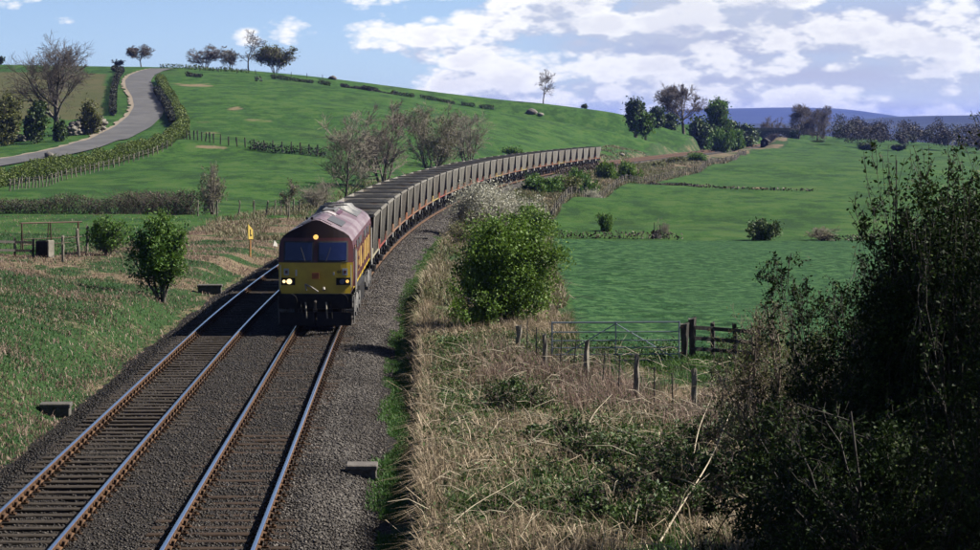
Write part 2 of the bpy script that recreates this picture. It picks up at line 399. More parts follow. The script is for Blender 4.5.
def attrs_at(x, y):
    d = lat(x, np.clip(y, -10, 1400))
    n1 = vnoise(x*.35, y*.35, 11); n2 = vnoise(x*1.7, y*1.7, 12); n3 = vnoise(x*.08, y*.05, 13)
    edge = (n1-.5)*2.4
    fx = fence_x(y)
    R = (d > 2.6) & ((x+edge*.5 < fx) & (y < 760) | (y+edge*.4 < np.interp(x, [2, 5.4, 9, 90], [69, 68.3, 66, 65])))
    # dead grass right of the line
    dry = np.where(R, .25+.75*sstep(.3, .6, n1*.6+n2*.4), 0.)
    dry = np.where(R, dry-.45*sstep(7.5, 3.6, d)*sstep(.3, .6, n1), dry)
    dry = np.where(R & (y > 110), .30+.6*sstep(.3, .6, n1), dry)
    fbline = np.interp(x, _fbx, _fby)
    Lr = (d < -4.6) & (y < fbline+edge*2) & (x < -4)
    band = sstep(-.6, .4, (y-fbline)/np.maximum(fbline*.36, 1)+.78+(n1-.5)*.7+.35*sstep(-19, -26, x))
    L_dry = np.clip(.16+.95*band*sstep(.2, .55, n2*.4+n1*.6)+.25*sstep(.45, .8, n1*.6+n2*.4), 0, 1)
    dry = np.where(Lr, L_dry, dry)
    Lc = (d < -4.6) & (d > -9+3*n1) & (y >= fbline) & (y < 650); dry = np.where(Lc, .25+.45*n1, dry)
    dirt = np.zeros(len(x))
    for ex, ey, a, b, s in ELL:
        q = ((x-ex)/a)**2+((y-ey)/b)**2; nn = vnoise(x/a*2.6, y/b*1.3, 17)*.6+vnoise(x/a*6, y/b*3, 18)*.4; dirt = np.maximum(dirt, s*.8*sstep(1.3, .1, q+(nn-.5)*2.0))
    dirt = np.where((d < -4.9+.4*(n1-.5)) & (d > -5.75+.9*(n1-.5)) & (y < 320), np.maximum(dirt, .2+.6*n2), dirt)
    tilled = inpoly(x, y, TILL).astype(float)
    crop = (inpoly(x, y, CROP) & ~R).astype(float)
    return dict(dry=dry, dirt=np.clip(dirt, 0, 1), tilled=tilled, crop=crop)

def build_ground():
    ys = np.concatenate([[-400, -120, -40, -10, 5, 14, 22, 29], np.geomspace(35, 1000, 780), np.geomspace(1008, 14000, 150)[1:]])
    u = np.linspace(-1, 1, 330)
    half = np.where(ys < 1000, .262*np.clip(ys, 0, None)+15, 277+.33*(ys-1000))
    ext = np.array([1.15, 1.5, 2.3, 4.5, 9])
    uu = np.concatenate([-ext[::-1], u, ext])
    X = half[:, None]*uu[None]; X[:, :5] -= np.linspace(300, 0, 5)[None]; X[:, -5:] += np.linspace(0, 300, 5)[None]
    Y = np.repeat(ys[:, None], X.shape[1], 1)
    Z = Zf(X, Y); nr, ncl = X.shape
    V = np.stack([X, Y, Z], -1).reshape(-1, 3)
    i = np.arange(nr-1)[:, None]*ncl+np.arange(ncl-1)[None]; i = i.ravel()
    F = np.c_[i, i+1, i+ncl+1, i+ncl]
    at_ = attrs_at(V[:, 0], V[:, 1])
    at_['woods'] = sstep(900, 1500, V[:, 1])
    me = npmesh('ground', V, [F], at_, smooth=True)
    m = bpy.data.materials.new('ground'); m.use_nodes = True; t = m.node_tree; b = t.nodes['Principled BSDF']
    g = nd(t, 'ShaderNodeNewGeometry'); P = g.outputs['Position']
    A = {k: nd(t, 'ShaderNodeAttribute', attribute_name=k).outputs['Fac'] for k in ('dry', 'dirt', 'tilled', 'crop', 'woods')}
    mp = nd(t, 'ShaderNodeMapping'); mp.inputs['Scale'].default_value = (1, .45, 1); t.links.new(P, mp.inputs[0]); PS = mp.outputs[0]
    n_big = noise(t, P, .02, 4); n_mid = noise(t, PS, .22, 5, .6); n_fine = noise(t, P, 3.2, 5, .65); n_vf = noise(t, P, 14, 3, .6)
    green = mixc(t, ramp(t, n_big, .35, .65), (.031,.110,.014), (.050,.140,.020))
    green = mixc(t, ramp(t, n_mid, .42, .72, 0, .75), green, (.062,.122,.026))
    green = mixc(t, ramp(t, noise(t, PS, .055, 6, .7), .52, .72, 0, .7), green, (.075,.118,.034))
    green = mixc(t, ramp(t, noise(t, P, .9, 6, .7), .55, .75, 0, .85), green, (.020,.070,.012))
    green = mixc(t, ramp(t, n_fine, .5, .72, 0, .7), green, (.018,.066,.011))
    cropc = mixc(t, ramp(t, n_mid, .35, .65), (.022,.100,.027), (.031,.122,.034))
    cropc = mixc(t, ramp(t, noise(t, PS, 4.5, 4, .7), .42, .66, 0, .5), cropc, (.020,.085,.022))
    grain = noise(t, PS, .22, 8, .80); gr2 = noise(t, P, 1.6, 6, .78)
    green = mixc(t, ramp(t, grain, .50, .57, 0, .8), green, (.016,.064,.012)); green = mixc(t, ramp(t, grain, .49, .43, 0, .75), green, (.085,.155,.036))
    cropc = mixc(t, ramp(t, gr2, .49, .54, 0, .9), cropc, (.010,.055,.012)); cropc = mixc(t, ramp(t, gr2, .485, .44, 0, .9), cropc, (.085,.185,.062))
    col = mixc(t, A['crop'], green, cropc)
    till = mixc(t, ramp(t, n_mid, .3, .7), (.085,.10,.035), (.13,.12,.055))
    col = mixc(t, A['tilled'], col, till)
    straw = mixc(t, ramp(t, n_fine, .3, .65), (.16,.115,.075), (.30,.235,.155))
    straw = mixc(t, ramp(t, n_vf, .5, .7, 0, .6), straw, (.085,.065,.04))
    rg = mixc(t, ramp(t, n_fine, .35, .65), (.026,.07,.018), (.05,.105,.03))
    dm = ramp(t, mth(t, 'ADD', A['dry'], mth(t, 'MULTIPLY', mth(t, 'SUBTRACT', n_fine, .5), .9)), .35, .65)
    rough_ = mixc(t, dm, rg, straw)
    col = mixc(t, ramp(t, A['dry'], .02, .12), col, rough_)
    dirtc = mixc(t, ramp(t, n_fine, .35, .65), (.24,.18,.11), (.34,.26,.17))
    col = mixc(t, ramp(t, mth(t, 'ADD', A['dirt'], mth(t, 'MULTIPLY', mth(t, 'SUBTRACT', n_fine, .5), .5)), .2, .75, 0, .85), col, dirtc)
    wd = mixc(t, ramp(t, noise(t, P, .004, 5, .7), .45, .6), (.016,.022,.020), (.035,.045,.03))
    col = mixc(t, A['woods'], col, wd)
    t.links.new(col, b.inputs['Base Color']); b.inputs['Roughness'].default_value = .95; b.inputs['Specular IOR Level'].default_value = .1
    bn = nd(t, 'ShaderNodeBump'); bn.inputs['Strength'].default_value = .8; bn.inputs['Distance'].default_value = .12
    t.links.new(mth(t, 'ADD', n_fine, mth(t, 'MULTIPLY', n_vf, .5)), bn.inputs['Height']); t.links.new(bn.outputs[0], b.inputs['Normal'])
    o = link('ground', me, m); tag(o, 'green pasture and rough grass rolling up to a hill crest', kind='structure')
build_ground()

# ------------------------------------------------------------------ road over the hill
def ribbon(name, L, a, b, dz, m, nacross=5, jag=0.):
    T = np.gradient(L, axis=0); T /= np.linalg.norm(T, axis=1)[:, None]; N = np.c_[T[:, 1], -T[:, 0]]
    k = np.linspace(a, b, nacross)[None]*np.ones((len(L), 1)); ii = np.arange(len(L))*1.; jn = (vnoise(ii*.45, ii*0+a, 8)-.5)
    if jag: k[:, 0] += jn*jag
    X = L[:, None, 0]+N[:, None, 0]*k; Y = L[:, None, 1]+N[:, None, 1]*k
    c0 = Zf(L[:, 0], L[:, 1]); ker = np.ones(9)/9; c0 = np.convolve(np.pad(c0, 4, 'edge'), ker, 'valid')
    Zt = np.maximum(Zf(X, Y), 0*X-99)
    Z = np.maximum(Zt, c0[:, None]*.6+Zt*.4)+dz
    V = np.stack([X, Y, Z], -1).reshape(-1, 3); n = nacross
    i = (np.arange(len(L)-1)[:, None]*n+np.arange(n-1)[None]).ravel(); F = np.c_[i, i+n, i+n+1, i+1]
    o = link(name, npmesh(name, V, [F], smooth=True), m); tag(o, kind='structure'); return o
M['asphalt'] = mat('asphalt', (.070,.070,.078), .9, c2=(.115,.112,.118), scale=.22, bump=.3, bscale=8, c3=(.055,.055,.06), s3=.5)
M['verge'] = mat('verge', (.24,.19,.13), .95, c2=(.33,.27,.2), scale=1.2)
ribbon('road', RL, -2.9, 2.9, .16, M['asphalt'])
ribbon('road_verge', RL, -3.7, -2.9, .14, M['verge'], 3, 1.1)

# ------------------------------------------------------------------ ballast, sleepers, rails
def bz(d, y):
    d = np.asarray(d, float); y = np.asarray(y, float)
    z = np.interp(d, [-6.4,-5.7,-5.15,-4.75,-4.1,-2.72,-2.42,-1.68,-1.35,-.9,.9,1.35,1.9,2.3,2.8,3.4],
                     [-.60,-.50,-.36,-.20,-.225,-.225,-.168,-.18,-.20,-.195,-.195,-.19,-.20,-.27,-.43,-.60])
    return z+(vnoise(d*2.2, y*2.2, 21)-.5)*.05+(vnoise(d*.7, y*.35, 22)-.5)*.05
M['ballast'] = bpy.data.materials.new('ballast'); M['ballast'].use_nodes = True
def _ballast(m):
    t = m.node_tree; b = t.nodes['Principled BSDF']; g = nd(t, 'ShaderNodeNewGeometry'); P = g.outputs['Position']
    v = nd(t, 'ShaderNodeTexVoronoi'); v.inputs['Scale'].default_value = 17; t.links.new(P, v.inputs['Vector'])
    sc = nd(t, 'ShaderNodeSeparateColor'); t.links.new(v.outputs['Color'], sc.inputs[0])
    col = mixc(t, ramp(t, sc.outputs[0], .1, 1), (.012,.0095,.008), (.062,.050,.043))
    col = mixc(t, ramp(t, noise(t, P, .45, 4), .45, .7, 0, .55), col, (.085,.055,.035))
    col = mixc(t, ramp(t, v.outputs['Distance'], .25, .62, 0, .7), col, (.012,.011,.010))
    col = mixc(t, ramp(t, mth(t, 'MULTIPLY', nd(t, 'ShaderNodeAttribute', attribute_name='fresh').outputs['Fac'], noise(t, P, 7, 3)), .15, .6), col, (.13,.118,.108))
    col = mixc(t, mth(t, 'MULTIPLY', nd(t, 'ShaderNodeAttribute', attribute_name='soot').outputs['Fac'], ramp(t, noise(t, P, 1.3, 4), .35, .6)), col, (.014,.012,.011))
    col = mixc(t, ramp(t, noise(t, P, 2.6, 5, .7), .5, .75, 0, .6), col, (.10,.088,.078))
    t.links.new(col, b.inputs['Base Color']); b.inputs['Roughness'].default_value = .85; b.inputs['Specular IOR Level'].default_value = .15
    bn = nd(t, 'ShaderNodeBump'); bn.invert = True; bn.inputs['Strength'].default_value = 1; bn.inputs['Distance'].default_value = .05
    t.links.new(v.outputs['Distance'], bn.inputs['Height']); t.links.new(bn.outputs[0], b.inputs['Normal'])
_ballast(M['ballast'])
def build_ballast():
    ys = np.concatenate([np.arange(4, 36, .8), np.arange(36, 90, .12), np.geomspace(90, 930, 700)])
    ds = np.concatenate([np.linspace(-6.4, -4.6, 20), np.linspace(-4.5, 2.2, 66), np.linspace(2.3, 3.4, 14)])
    D = np.repeat(ds[None], len(ys), 0); Y = np.repeat(ys[:, None], len(ds), 1)
    P = trk(Y, D, bz(D, Y)); n = len(ds); fresh = sstep(.95, 1.5, D)*sstep(2.7, 2.2, D)*(.5+.8*vnoise(Y*.4, D*1.5, 24)); soot = np.exp(-((D)/.45)**2)*.7+np.exp(-((D-TRACK2)/.45)**2)*.5
    i = (np.arange(len(ys)-1)[:, None]*n+np.arange(n-1)[None]).ravel()
    o = link('ballast', npmesh('ballast', P.reshape(-1, 3), [np.c_[i, i+1, i+n+1, i+n]], dict(fresh=fresh.ravel(), soot=soot.ravel()), smooth=True), M['ballast']); tag(o, kind='structure')
build_ballast()
OCT = np.array([(1,0,0),(0,1,0),(-1,0,0),(0,-1,0),(0,0,1),(0,0,-1)], float)
OCF = np.array([(0,1,4),(1,2,4),(2,3,4),(3,0,4),(1,0,5),(2,1,5),(3,2,5),(0,3,5)])
def lumps(name, P, size, m, squash=.7, parent=None, tone=None, jit=.35):
    n = len(P); r = RNG
    V = OCT[None]*(1+r.uniform(-jit, jit, (n, 6, 1)))*size[:, None, None]; a = r.uniform(0, 6.28, n); b = r.uniform(-.7, .7, n)
    V[..., 2] *= squash
    x = V[..., 0]*np.cos(b)[:, None]+V[..., 2]*np.sin(b)[:, None]; z = -V[..., 0]*np.sin(b)[:, None]+V[..., 2]*np.cos(b)[:, None]
    y = V[..., 1]; V = np.stack([x*np.cos(a)[:, None]-y*np.sin(a)[:, None], x*np.sin(a)[:, None]+y*np.cos(a)[:, None], z], -1)+P[:, None]
    F = (np.arange(n)[:, None, None]*6+OCF[None]).reshape(-1, 3)
    tn = np.repeat(r.uniform(0, 1, n) if tone is None else tone, 6)
    return link(name, npmesh(name, V.reshape(-1, 3), [F], dict(tone=tn)), m, parent)
M['gravel'] = leafmat('gravel', (.012,.0095,.008), (.060,.048,.041), (.22,.195,.175), 0, 1.)
def build_stones():
    n = 70000; y = 37.5+RNG.power(.75, n)*52; d = RNG.uniform(-5.35, 2.75, n)
    # thin out on the sleepers of the far track, leave the shoulders heaped
    keep = RNG.uniform(0, 1, n) < np.where((d < -2) & (d > -4.7), .55, 1); y, d = y[keep], d[keep]; n = len(y)
    s = RNG.uniform(.018, .042, n); P = trk(y, d, bz(d, y)+s*.25)
    tn = np.clip(RNG.uniform(0, .8, n)+(d > .95)*.24*vnoise(y*.4, d*1.5, 24)*1.4-(d < -4.6)*.22+(RNG.uniform(0, 1, n) > .97)*.5*(.4+(d > .95)), 0, 1)
    o = lumps('ballast_gravel', P, s, M['gravel'], tone=tn); tag(o, 'loose grey ballast stones between and beside the rails', kind='stuff')
build_stones()
def build_stones_beyond():
    n = 52000; y = 86+RNG.power(.7, n)*150; d = np.where(RNG.uniform(0, 1, n) < .8, RNG.uniform(.85, 2.75, n), RNG.uniform(-5.35, -1.5, n)); s = RNG.uniform(.022, .045, n)*(.7+y/200); P = trk(y, d, bz(d, y)+s*.2)
    tn = np.clip(RNG.uniform(0, .9, n)+(d > .9)*.2*vnoise(y*.4, d*1.5, 24)+(RNG.uniform(0, 1, n) > .97)*.4, 0, 1); o = lumps('ballast_gravel', P, s, M['gravel'], tone=tn); tag(o, 'loose grey ballast stones on the walkway beside the train', kind='stuff')
build_stones_beyond()
M['rail_top'] = mat('rail_top', (.50,.53,.60), .22, 1.0)
M['rail_side'] = mat('rail_side', (.085,.04,.018), .85, spec=.2, c2=(.17,.085,.036), scale=3, bump=.3)
M['sleeper'] = mat('sleeper', (.036,.028,.022), .9, spec=.15, c2=(.085,.067,.052), scale=2.2, bump=.6, stretch=(.7,5,5))
M['sleeper_rusty'] = mat('sleeper_rusty', (.032,.023,.017), .9, spec=.15, c2=(.085,.05,.03), scale=2.2, bump=.6, stretch=(.7,5,5))
M['chair'] = mat('chair', (.045,.025,.014), .9, spec=.15, c2=(.11,.058,.028), scale=9)
RAILP = [(-.036,0),(.036,0),(.037,-.035),(.012,-.05),(.011,-.125),(.07,-.145),(.07,-.158),(-.07,-.158),(-.07,-.145),(-.011,-.125),(-.012,-.05),(-.037,-.035)]
def rail_mesh(d0):
    ys = np.concatenate([np.arange(6, 90, 1.5), np.geomspace(90, 920, 320)]); n = len(RAILP)
    V = np.concatenate([trk(ys, d0+p[0], p[1]) for p in RAILP]).reshape(n, len(ys), 3).transpose(1, 0, 2)
    i = np.arange(len(ys)-1)[:, None]*n; k = np.arange(n)[None]; j = (k+1) % n
    F = np.stack([i+k, i+n+k, i+n+j, i+j], -1).reshape(-1, 4)
    return npmesh('rail', V.reshape(-1, 3), [F], midx=np.tile((np.arange(n) != 0).astype(int), len(ys)-1))
def sleeper_mesh(seed):
    r = random.Random(seed); m = MB(); m.bbox((0, 0, -.065), (2.6, .255, .13), .018)
    m.v = [(x+r.uniform(-.012, .012), y+r.uniform(-.008, .008), z+r.uniform(-.006, .004)) for x, y, z in m.v]
    return m.mesh('sleeper')
def chair_mesh():
    m = MB(); m.box((0, 0, .012), (.38, .19, .03))
    for s in (-1, 1):
        m.box((s*.062, 0, .075), (.05, .13, .11), ry=s*.25); m.box((s*.135, .05, .045), (.045, .045, .05)); m.box((s*.135, -.05, .045), (.045, .045, .05))
    return m.mesh('rail_chair')
CHM = chair_mesh(); CHM.materials.append(M['chair'])
def track(off, sl_z, near_range, far_to, mname, seed):
    root = empty('railway_track', (0, 0, 0), kind='structure')
    for s in (-.753, .753):
        o = link('rail', rail_mesh(off+s), [M['rail_top'], M['rail_side']], root)
    meshes = [sleeper_mesh(seed+k) for k in range(6)]
    for me in meshes: me.materials.append(M[mname])
    s0, s1 = s_at_y(near_range[0]), s_at_y(near_range[1]); k = 0; s = s0
    while s < s1:
        y = float(y_at_s(s)); th = math.atan(float(xslope(y)))
        p = trk(np.array(y), off, sl_z+random.uniform(-.008, .006))
        o = link('sleeper', meshes[k % 6], None, root, p, -th+random.uniform(-.008, .008)+(math.pi if k % 2 else 0))
        for q in (-.753, .753):
            c = link('rail_chair', CHM, None, o, (q, 0, .0))
        s += .70; k += 1
    m = MB(); s1b = s_at_y(far_to)
    while s < s1b:
        y = float(y_at_s(s)); p = trk(np.array(y), off, sl_z-.065); m.box(p, (2.6, .255, .13), rz=-math.atan(float(xslope(y)))); s += .70
    o = m.build('sleepers_beyond', M[mname], root); o['kind'] = 'stuff'
track(TRACK2, -.172, (37, 132), 420, 'sleeper', 10)
track(0., -.182, (37, 104), 420, 'sleeper_rusty', 30)

# ------------------------------------------------------------------ the locomotive (local: front at y = 0 looking down -y)
M['maroon'] = mat('maroon', (.12,.010,.014), .38, c2=(.085,.010,.012), scale=1.2, spec=.5)
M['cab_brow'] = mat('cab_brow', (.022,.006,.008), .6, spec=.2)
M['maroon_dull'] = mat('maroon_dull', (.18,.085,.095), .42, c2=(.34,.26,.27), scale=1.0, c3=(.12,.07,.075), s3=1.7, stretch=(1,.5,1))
M['yellow'] = mat('yellow', (.80,.56,.012), .42, c2=(.66,.44,.012), scale=2.5)
M['gold'] = mat('gold', (.80,.52,.10), .42, c2=(.66,.40,.08), scale=2.0)
M['loco_grey'] = mat('loco_grey', (.10,.10,.105), .6, c2=(.17,.165,.16), scale=3)
M['grille'] = mat('grille', (.045,.045,.05), .55, c2=(.09,.09,.095), scale=8)
M['roof_light'] = mat('roof_light', (.52,.46,.46), .5, c2=(.62,.57,.56), scale=3)
M['glass'] = mat('glass', (.014,.022,.11), .08, 0., spec=.9)  # blue of the reflected sky is put into the base colour
M['rubber'] = mat('rubber', (.015,.015,.015), .7)
M['lamp_on'] = mat('lamp_on', (.9,.7,.4), .3, emit=((1., .72, .34), .6))
M['lamp_amber'] = mat('lamp_amber', (.9,.55,.2), .3, emit=((1., .55, .12), .38))
M['lamp_off'] = mat('lamp_off', (.10,.14,.28), .1, spec=.8)
M['white_paint'] = mat('white_paint', (.75,.73,.68), .5)
M['pale_plate'] = mat('pale_plate', (.42,.47,.55), .5)
M['orange'] = mat('orange', (.62,.17,.03), .6, c2=(.42,.11,.03), scale=6)
M['hose'] = mat('hose', (.34,.30,.24), .6)
M['bogie_grey'] = mat('bogie_grey', (.11,.105,.10), .7, c2=(.22,.21,.2), scale=4)
HW = [(1.17,1.25),(1.24,1.45),(1.27,2.0),(1.27,2.90),(1.235,3.12),(1.13,3.31),(.97,3.44),(.55,3.65),(.14,3.86),(0,3.885)]
def hw_at(z): return float(np.interp(z, [p[1] for p in HW], [p[0] for p in HW]))
def yf(x, z):                      # front surface of the cab
    return .30+.10*max(0, (2.35-z))**1.0*0+max(0, z-2.38)*.30+.20*(abs(x)/1.27)**2.6
def face_panel(mb, x0, x1, z0, z1, proud, th=.03, n=6):
    """a plate that follows the curved cab front"""
    for i in range(n):
        a, b = x0+(x1-x0)*i/n, x0+(x1-x0)*(i+1)/n
        q = [(a, yf(a, z0)-proud, z0), (b, yf(b, z0)-proud, z0), (b, yf(b, z1)-proud, z1), (a, yf(a, z1)-proud, z1)]
        mb.add(q+[(p[0], p[1]+th, p[2]) for p in q], [(0,1,2,3),(4,7,6,5),(0,4,5,1),(2,6,7,3)]+([(0,3,7,4)] if i == 0 else [])+([(1,5,6,2)] if i == n-1 else []))
def text_mesh(s, size, depth=.004):
    cu = bpy.data.curves.new('lettering', 'FONT'); cu.body = s; cu.size = size; cu.extrude = depth; cu.align_x = 'CENTER'; cu.align_y = 'CENTER'
    cu.offset = size*.012
    o = bpy.data.objects.new('tmp_text', cu); COL.objects.link(o); dg = bpy.context.evaluated_depsgraph_get()
    me = bpy.data.meshes.new_from_object(o.evaluated_get(dg)); bpy.data.objects.remove(o); return me
def loco():
    y0 = 81.4; s0 = float(s_at_y(y0)); L = 21.35
    ya, yb = y_at_s(s0+4.2), y_at_s(s0+17.2); pa, pb = trk(np.array(ya), 0.), trk(np.array(yb), 0.)
    th = math.atan2(pb[0]-pa[0], pb[1]-pa[1]); f = Vector((math.sin(th), math.cos(th), 0)); o0 = Vector(pa)-f*4.2
    R = empty('locomotive', o0, -th, 'maroon and yellow diesel freight locomotive with lit headlamps at the head of the coal train', 'locomotive')
    # body shell
    sec = [(-x, z) for x, z in HW]+[(x, z) for x, z in HW[-2::-1]]; n = len(sec)
    rings = [[(x, yf(x, z), z) for x, z in sec]]+[[(x, y, z) for x, z in sec] for y in (1.6, 5, 9, 13, 17, L-1.3)]+[[(x, L-yf(x, z), z) for x, z in sec]]
    m = MB()
    for a, b in zip(rings[:-1], rings[1:]):
        base = len(m.v); m.v += a+b
        for i in range(n-1):
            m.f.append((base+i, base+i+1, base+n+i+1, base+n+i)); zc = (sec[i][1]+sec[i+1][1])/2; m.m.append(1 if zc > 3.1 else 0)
    # cab faces
    zs = [1.25,1.5,1.9,2.38,2.381,2.7,3.05,3.25,3.45,3.6,3.72,3.8,3.86,3.885]; us = np.linspace(-1, 1, 13)
    for end in (0, 1):
        base = len(m.v); k = len(us)
        for z in zs:
            for u_ in us:
                x = u_*hw_at(z); y = yf(x, z); m.v.append((x, L-y if end else y, z))
        for r in range(len(zs)-1):
            for c in range(k-1):
                q = (base+r*k+c, base+r*k+c+1, base+(r+1)*k+c+1, base+(r+1)*k+c)
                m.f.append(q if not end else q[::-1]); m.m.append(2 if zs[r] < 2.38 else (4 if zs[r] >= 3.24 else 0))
    m.mi = 3; m.box((0, L/2, 1.22), (2.3, L-1.4, .06))
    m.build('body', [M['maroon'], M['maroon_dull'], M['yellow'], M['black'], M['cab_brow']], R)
    # windscreens
    for s in (-1, 1):
        g = MB(); x0, x1 = sorted((s*.12, s*1.05)); face_panel(g, x0-.05, x1+.05, 2.40, 3.14, .012); fr = g.build('windscreen_frame', M['rubber'], R)
        g = MB(); face_panel(g, x0, x1, 2.46, 3.09, .03); g.build('windscreen', M['glass'], fr)
        g = MB(); a = s*.35; g.tube((a, yf(a, 2.42)-.05, 2.42), (a+s*.16, yf(a, 2.9)-.06, 2.92), .012, n=5); g.build('wiper', M['rubber'], fr)
        # lamp clusters
        h = MB(); xa, xb = sorted((s*.70, s*1.19)); face_panel(h, xa, xb, 1.58, 1.84, .03); hs = h.build('headlight_housing', M['black'], R)
        for k, (q, mm, rr) in enumerate((((1.08), 'lamp_on' if s < 0 else 'lamp_amber', .055), ((.90), 'lamp_on' if s < 0 else 'lamp_off', .092))):
            l = MB(); x = s*q; l.tube((x, yf(x, 1.71)-.075, 1.71), (x, yf(x, 1.71)-.02, 1.71), rr, n=14); l.build('headlight', M[mm], hs)
        p = MB(); x = s*1.0; face_panel(p, x-.09, x+.09, 1.93, 2.17, .012, n=2); p.build('cabside_emblem', M['pale_plate'], R)
        e = MB(); face_panel(e, x-.045, x+.045, 1.99, 2.10, .018, n=1); e.build('emblem_mark', M['maroon'], R)
        b = MB(); x = s*.865; b.tube((x, -.02, 1.05), (x, .42, 1.05), .095, .12, 12); b.tube((x, -.10, 1.05), (x, -.02, 1.05), .26, .26, 18); b.build('buffer', M['black'], R, smooth=False)
        hr = MB(); x = s*1.20; hr.tube((x, .40, 1.5), (x, .40, 2.3), .014, n=5); hr.build('handrail', M['white_paint'], R)
        st = MB()
        for z in (.35, .65, .95): st.box((s*1.15, .75, z), (.32, .35, .03))
        st.box((s*1.29, .75, .68), (.03, .35, .95)); st.build('cab_steps', M['bogie_grey'], R)
    p = MB(); p.box((-.66, yf(-.66, 2.02)-.02, 2.02), (.055, .03, .22)); p.build('lamp_bracket', M['white_paint'], R)
    p = MB(); p.box((.62, yf(.62, 2.02)-.02, 1.99), (.055, .03, .10)); p.build('lamp_bracket', M['white_paint'], R)
    p = MB(); p.tube((0, yf(0, 3.28)-.05, 3.28), (0, yf(0, 3.28)+.05, 3.28), .085, n=14); p.build('marker_light', M['lamp_amber'], R)
    p = MB(); p.box((0, yf(0, 1.9)-.05, 1.92), (.24, .12, .22)); so_ = p.build('jumper_socket', M['orange'], R)
    p = MB(); p.box((0, .27, 1.02), (2.5, .22, .52)); p.build('buffer_beam', M['black'], R)
    nm = text_mesh('66', .14); nm.materials.append(M['black']); no = link('number', nm, None, R); no.matrix_local = Matrix.Translation((1.0+.22-.42, yf(.8, 2.05)-.012, 2.05)) @ Matrix.Rotation(math.pi/2, 4, 'X')
    p = MB(); p.tube((-.35, .22, 1.62), (-.12, .10, 1.52), .03, n=6); p.tube((-.12, .10, 1.52), (.10, .12, 1.36), .03, n=6); p.tube((-.35, .22, 1.62), (-.30, .14, 1.4), .03, n=6); p.tube((.28, .18, 1.5), (.29, .1, 1.42), .05, n=7); p.build('jumper_cable', M['hose'], R)
    c = MB(); c.tube((0, .2, 1.02), (0, -.22, .98), .05, .04, 8); c.box((0, -.24, .9), (.07, .10, .26)); c.box((0, -.27, .72), (.14, .06, .09)); c.build('coupling_hook', M['wheel'], R)
    for x in (-.5, -.34, .36, .52):
        c = MB(); c.tube((x, .16, .98), (x+.03, 0, .72), .028, n=6); c.tube((x+.03, 0, .72), (x+.05, .02, .42), .028, n=6); c.build('brake_hose', M['hose'] if abs(x) < .4 else M['black'], R)
    pl = MB(); pl.poly_x([(.10,.16),(.16,.62),(.2,.62),(.16,.16)], -1.22, -.05); pl.poly_x([(.10,.16),(.16,.62),(.2,.62),(.16,.16)], .05, 1.22); pl.build('snowplough', M['black'], R)
    # sides: gold band, stripes, doors, grilles
    for s in (-1, 1):
        x = s*1.272
        g = MB()
        for q in range(7): ya = 3.0+q*2.2; g.poly_x([(ya,1.78),(ya+1.15,1.78),(ya+1.35,2.56),(ya+.2,2.56)] , x-.006*s, x+.006*s)
        band = g.build('gold_band', M['gold'], R); band['kind'] = 'stuff'
        for k, ch in enumerate('EWS'):
            tm = text_mesh(ch, 1.15, .006); tm.materials.append(M['maroon']); yc = (5.6, 10.6, 15.6)[k] if s > 0 else (15.6, 10.6, 5.6)[k]
            tx = link('lettering', tm, None, band)
            tx.matrix_local = Matrix.Translation((x+.008*s, yc, 2.19)) @ Matrix.Rotation(math.pi/2*s, 4, 'Z') @ Matrix.Rotation(math.pi/2, 4, 'X') @ Matrix.Diagonal((2.1, 1, 1, 1))
        g = MB(); g.box((s*1.245, L/2, 1.42), (.02, L-2.6, .07)); g.build('sill_stripe', M['yellow'], R)
        for yd, ym in ((1.95, 1), (L-1.95, -1)):
            d = MB(); d.box((s*1.275, yd, 2.2), (.02, .62, 1.5)); dd = d.build('cab_door', M['maroon'], R)
            d = MB(); d.box((s*1.29, yd, 2.62), (.012, .42, .48)); d.build('door_window', M['glass'], dd)
            for q in (-.38, .38):
                h = MB(); h.tube((s*1.32, yd+q, 1.3), (s*1.32, yd+q, 2.75), .02, n=6); h.build('grab_rail', M['white_paint'], dd)
            d = MB(); d.box((s*1.275, yd-ym*.85, 2.62), (.02, .5, .46)); d.build('cab_window', M['glass'], R)
            d = MB(); d.box((s*1.273, yd+ym*.62, 2.2), (.012, .2, 1.35)); d.build('cab_flash', M['gold'], R)
        for yv, wv in ((4.4, 1.2), (7.2, 2.4), (12.6, 2.2), (15.8, 1.6)):
            g = MB(); g.box((s*1.277, yv, 2.86), (.02, wv, .26))
            for q in range(5): g.box((s*1.288, yv, 2.76+q*.05), (.012, wv, .018))
            g.build('side_grille', M['grille'], R)
        for yv in (3.9, 6.0, 8.6, 10.9, 13.6, 16.2, 18.2):
            g = MB(); g.box((s*1.275, yv, 2.1), (.014, .035, 1.45)); g.build('body_rib', M['maroon'], R)
    # roof: grilles, fan, exhaust, hatches
    def roof_plate(nm, ya, yb, xa, xb, mt, h=.03):
        g = MB()
        def rz(x): return float(np.interp(abs(x), [p[0] for p in HW[::-1]], [p[1] for p in HW[::-1]]))
        xs = np.linspace(xa, xb, 6)
        for a, b in zip(xs[:-1], xs[1:]):
            q = [(a, ya, rz(a)+h), (b, ya, rz(b)+h), (b, yb, rz(b)+h), (a, yb, rz(a)+h)]
            g.add(q+[(p[0], p[1], p[2]-h-.02) for p in q], [(0,1,2,3),(0,4,5,1),(1,5,6,2),(2,6,7,3),(3,7,4,0)])
        return g.build(nm, mt, R)
    roof_plate('roof_grille', 2.9, 6.6, .28, .78, M['grille']); roof_plate('roof_grille', 2.9, 6.6, -.78, -.28, M['grille'])
    roof_plate('roof_hatch', 7.4, 8.6, -.34, .34, M['roof_light']); roof_plate('roof_hatch', 1.4, 2.3, -.5, .5, M['maroon_dull'])
